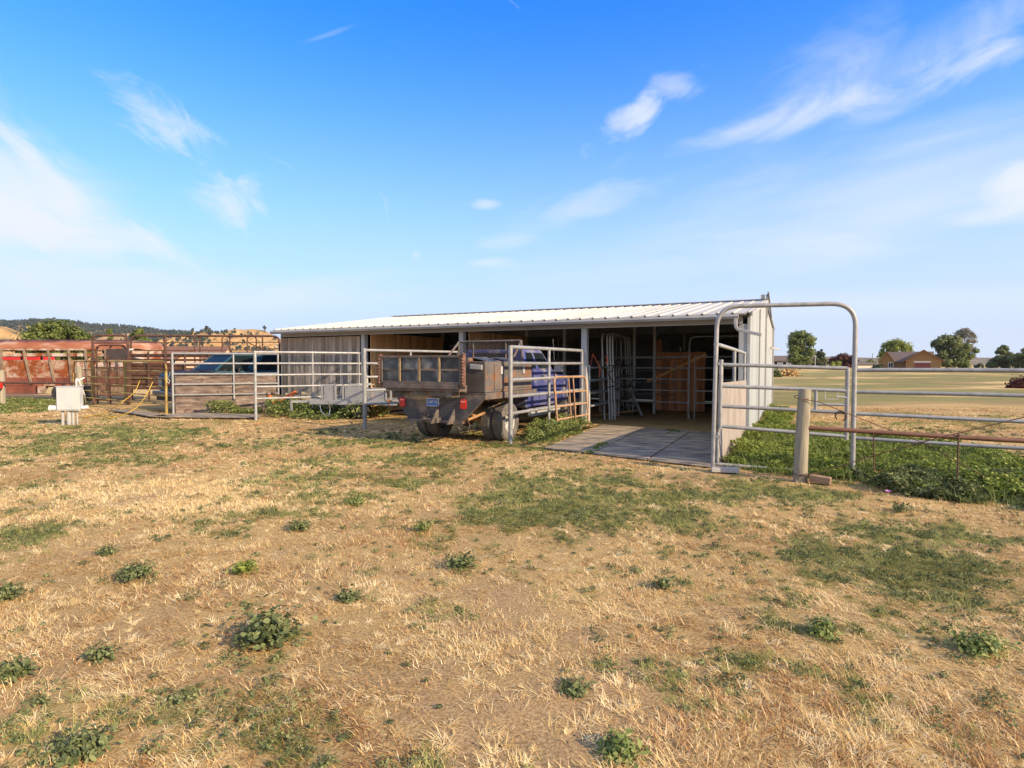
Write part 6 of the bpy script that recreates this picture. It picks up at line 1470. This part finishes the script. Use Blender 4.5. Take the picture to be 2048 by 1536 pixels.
def curve_pts(pts, n=8):
    P = [Vector(p) for p in pts]; out = []
    for i in range(len(P) - 1):
        p0 = P[max(i - 1, 0)]; p1 = P[i]; p2 = P[i + 1]; p3 = P[min(i + 2, len(P) - 1)]
        for k in range(n):
            s = k / n; out.append(.5 * ((2 * p1) + (p2 - p0) * s + (2 * p0 - 5 * p1 + 4 * p2 - p3) * s * s + (3 * p1 - p0 - 3 * p2 + p3) * s ** 3))
    out.append(P[-1]); return out
def at(px, py, Y): return Vector((X_(px, Y), Y, Z_(py, Y)))
m = MB(); g1 = G(165, 835, .03); g2 = G(200, 826, .03)
m.tube(curve_pts([at(303, 757, 19.35), at(283, 757, 20.2), at(268, 784, 19.7), at(240, 806, 19.0), G(215, 823, .04), G(190, 830, .03), G(168, 833, .03)]), .012, 6)
m.tube(curve_pts([at(305, 764, 19.3), at(290, 793, 19.0), at(265, 820, 17.9), G(232, 833, .03), G(210, 833, .03), G(180, 820, .03), G(172, 812, .03)]), .012, 6)
tag(m.build('yellow_hose', M['hose'], smooth=True), 'yellow hose drooping from the yellow gate to the grass', 'hose')
# electrical box
def elec_box():
    c = G(141, 849); t = thing('meter_box', 'grey metal electrical cabinet on short pipe legs in the grass at the left', 'electrical box', (c.x, c.y, 0), R(12)); k = c.y / F
    m = MB(); m.box(-.29, .27, -.08, .12, .38, 1.03); m.box(-.31, .29, -.1, .14, 1.031, 1.05); m.build('cabinet', M['box_grey'], t, bevel=.008)
    m = MB(); m.box(-.27, .25, -.10, -.083, .41, 1.01); d = m.build('door', M['box_grey'], t, bevel=.004)
    for x, r in ((-.19, .036), (-.04, .055), (.06, .03), (.16, .02)):
        m = MB(); m.tube([(x, .02, -.05), (x, .02, .379)], r, 10); m.build('leg', M['trim_lt'], t, smooth=True)
    m = MB(); m.tube([(-.48, .02, .45), (-.31, .02, .45)], .075, 12); m.tube([(-.49, .02, .45), (-.48, .02, .45)], .085, 12); m.build('socket_cover', M['white'], t, smooth=True); m = MB(); m.tube([(.285, .02, .45), (.42, .02, .47)], .05, 10); m.build('conduit', M['white'], t, smooth=True)
elec_box()
m = MB(); m.tube(round_path([at(152, 774, 16.5), at(152, 757, 16.5), at(157, 760, 16.5), at(168, 790, 16.8), G(172, 806, .03), G(190, 806, .02)], .05, 3), .02, 8); m.tube([at(155, 762, 16.5), at(169, 755, 16.6)], .02, 8)
tag(m.build('bent_pipe', M['white'], smooth=True), 'white bent plastic pipe standing behind the grey cabinet', 'pipe')
for (px, py, top, r, lb) in ((4, 812, 740, .13, 'thick grey timber post at the left edge'), (160, 812, 733, .12, 'grey timber post behind the electrical cabinet')):
    c = G(px, py); m = MB(); m.tube([(0, 0, -.1), (.01, 0, .7), (0, 0, Z_(top, c.y))], r, 12, r1=r * .9); tag(m.build('timber_post', M['old_wood'], smooth=True, loc=(c.x, c.y, 0)), lb, 'post')
c0 = G(4, 812); c1 = G(160, 812); m = MB(); m.tube([(c0.x - 3, c0.y - .12, Z_(764, c0.y)), (c1.x, c1.y - .12, Z_(766, c1.y))], .045, 8); tag(m.build('pipe_rail', M['rust_brown'], smooth=True), 'rusty pipe rail between the two timber posts at the left', 'rail')
m = MB(); m.lathe([(0, 0), (.12, 0), (.14, .2), (.12, .21), (0, .21)], (0, 0, 0), 'z', 16); tag(m.build('red_can', M['red'], smooth=True, loc=(c0.x + .12, c0.y - .25, Z_(776, c0.y))), 'small red can hung on the left timber post', 'can')

# utility trailer and implements by the board wall
def utility():
    a = G(628, 822); t = thing('utility_trailer', 'low aluminium utility trailer with ribbed side panels before the grey board wall', 'trailer', (X_(640, 17.6), 17.6, 0), math.atan2(-U.y, -U.x) + R(14))
    z0 = .48
    m = MB(); m.box(-.35, 2.3, 0, 1.3, z0, z0 + .1); m.box(-.35, 2.5, -.03, .0, z0 - .05, z0 + .06); m.build('deck', M['alu'], t)
    for (x0, x1, z1) in ((.12, .45, 1.02), (.82, 1.55, .98), (1.57, 2.1, .95)):
        m = MB(); n = 8
        for i in range(n): h = (z1 - z0 - .1) / n; m.box(x0, x1, .0, .03 + .008 * (i % 2), z0 + .1 + i * h, z0 + .1 + (i + 1) * h - .006)
        m.build('side_panel', M['alu'], t)
    for x in (.06, .5, .76, 2.15, 2.3):
        m = MB(); m.box(x - .02, x + .02, -.02, .05, z0 + .1, 1.04); m.build('stake', M['alu'], t)
    m = MB(); m.prism([(.75, .98), (.85, 1.04), (1.1, 1.05), (1.28, .99)], lambda p, q, s: (p, s, q), .2, 1.1); m.build('bundle', M['trim_lt'], t)
    m = MB(); m.beam((-.3, .2, .5), (-.95, -.05, .5), .07, .07); m.beam((-.95, -.05, .52), (-.95, -.05, .2), .05, .05); m.build('tongue', M['alu'], t)
    m = MB(); m.lathe([(0, -.08), (.15, -.08), (.26, -.08), (.27, -.03), (.27, .03), (.26, .08), (0, .08)], (0, 0, 0), 'x', 24); wo_ = m.build('wheel', M['rubber'], t, smooth=True); wo_.location = (1.3, .1, .27); wo_.rotation_euler = (0, 0, R(90))
    m = MB(); m.box(2.22, 2.3, -.05, -.021, z0 - .02, z0 + .12); m.build('marker_light', M['amber'], t)
utility()
def plough():
    c = G(585, 828); t = thing('orange_implement', 'old orange farm implement arm lying in the weeds before the grey boards', 'implement', (c.x, c.y - .3, 0), 0)
    def q(px, py): return Vector((X_(px, c.y - .3) - c.x, 0, Z_(py, c.y - .3)))
    m = MB(); m.beam(q(560, 800), q(592, 784), .10, .12, up=(0, 1, 0)); m.beam(q(545, 799), q(562, 801), .06, .12, up=(0, 1, 0)); m.beam(q(538, 790), q(548, 806), .08, .09, up=(0, 1, 0)); m.beam(q(545, 806), q(553, 804), .1, .12, up=(0, 1, 0)); m.build('arm', M['orange'], t, bevel=.02)
    m = MB(); m.tube([q(532, 786), q(536, 790), q(533, 794), q(537, 798)], .03, 6); m.beam(q(542, 786), q(566, 794), .05, .07, up=(0, 1, 0)); m.build('hook', M['rust_brown'], t)
    for (a_, b_, lb) in (((566, 788), (615, 800), 'weathered plank sloping down from the orange implement'), ((590, 796), (612, 804), 'dark short plank below the sloping plank'), ((596, 786), (622, 799), 'upper thin plank resting on the sloping plank')):
        p0, p1 = q(*a_), q(*b_); m = MB(); m.beam(p0, p1, .16, .05); o = m.build('plank', M['old_wood'] if 'dark' not in lb else M['rust_brown'], loc=(c.x, c.y - .1 if 'upper' not in lb else c.y + .05, 0)); tag(o, lb, 'plank')
plough()
m = MB(); a = G(640, 835); m.tube(curve_pts([(0, 0, .55), (.05, .05, .3), (.0, 0, .12), (-.2, .1, .2), (-.3, .2, .4)]), .012, 6); tag(m.build('safety_chain', M['chrome'], smooth=True, loc=(X_(657, 17.3), 17.2, 0)), 'light chain hanging from the utility trailer tongue', 'chain')

# ------------------------------------------------------------------ air
hz = MB(); hz.box(-2600, 2600, -300, 2500, -3, 190)
ho = hz.build('haze', M['white']); ho.data.materials.clear(); hm = bpy.data.materials.new('haze_air'); hm.use_nodes = True; ht = hm.node_tree
for n in list(ht.nodes): ht.nodes.remove(n)
hv = ht.nodes.new('ShaderNodeVolumePrincipled'); hv.inputs['Density'].default_value = 0.00007; hv.inputs['Color'].default_value = (.82, .88, .96, 1); hv.inputs['Anisotropy'].default_value = .2
hout = ht.nodes.new('ShaderNodeOutputMaterial'); ht.links.new(hv.outputs[0], hout.inputs['Volume']); ho.data.materials.append(hm)
tag(ho, 'thin pale air over the distant fields and hills', 'haze', kind='stuff')
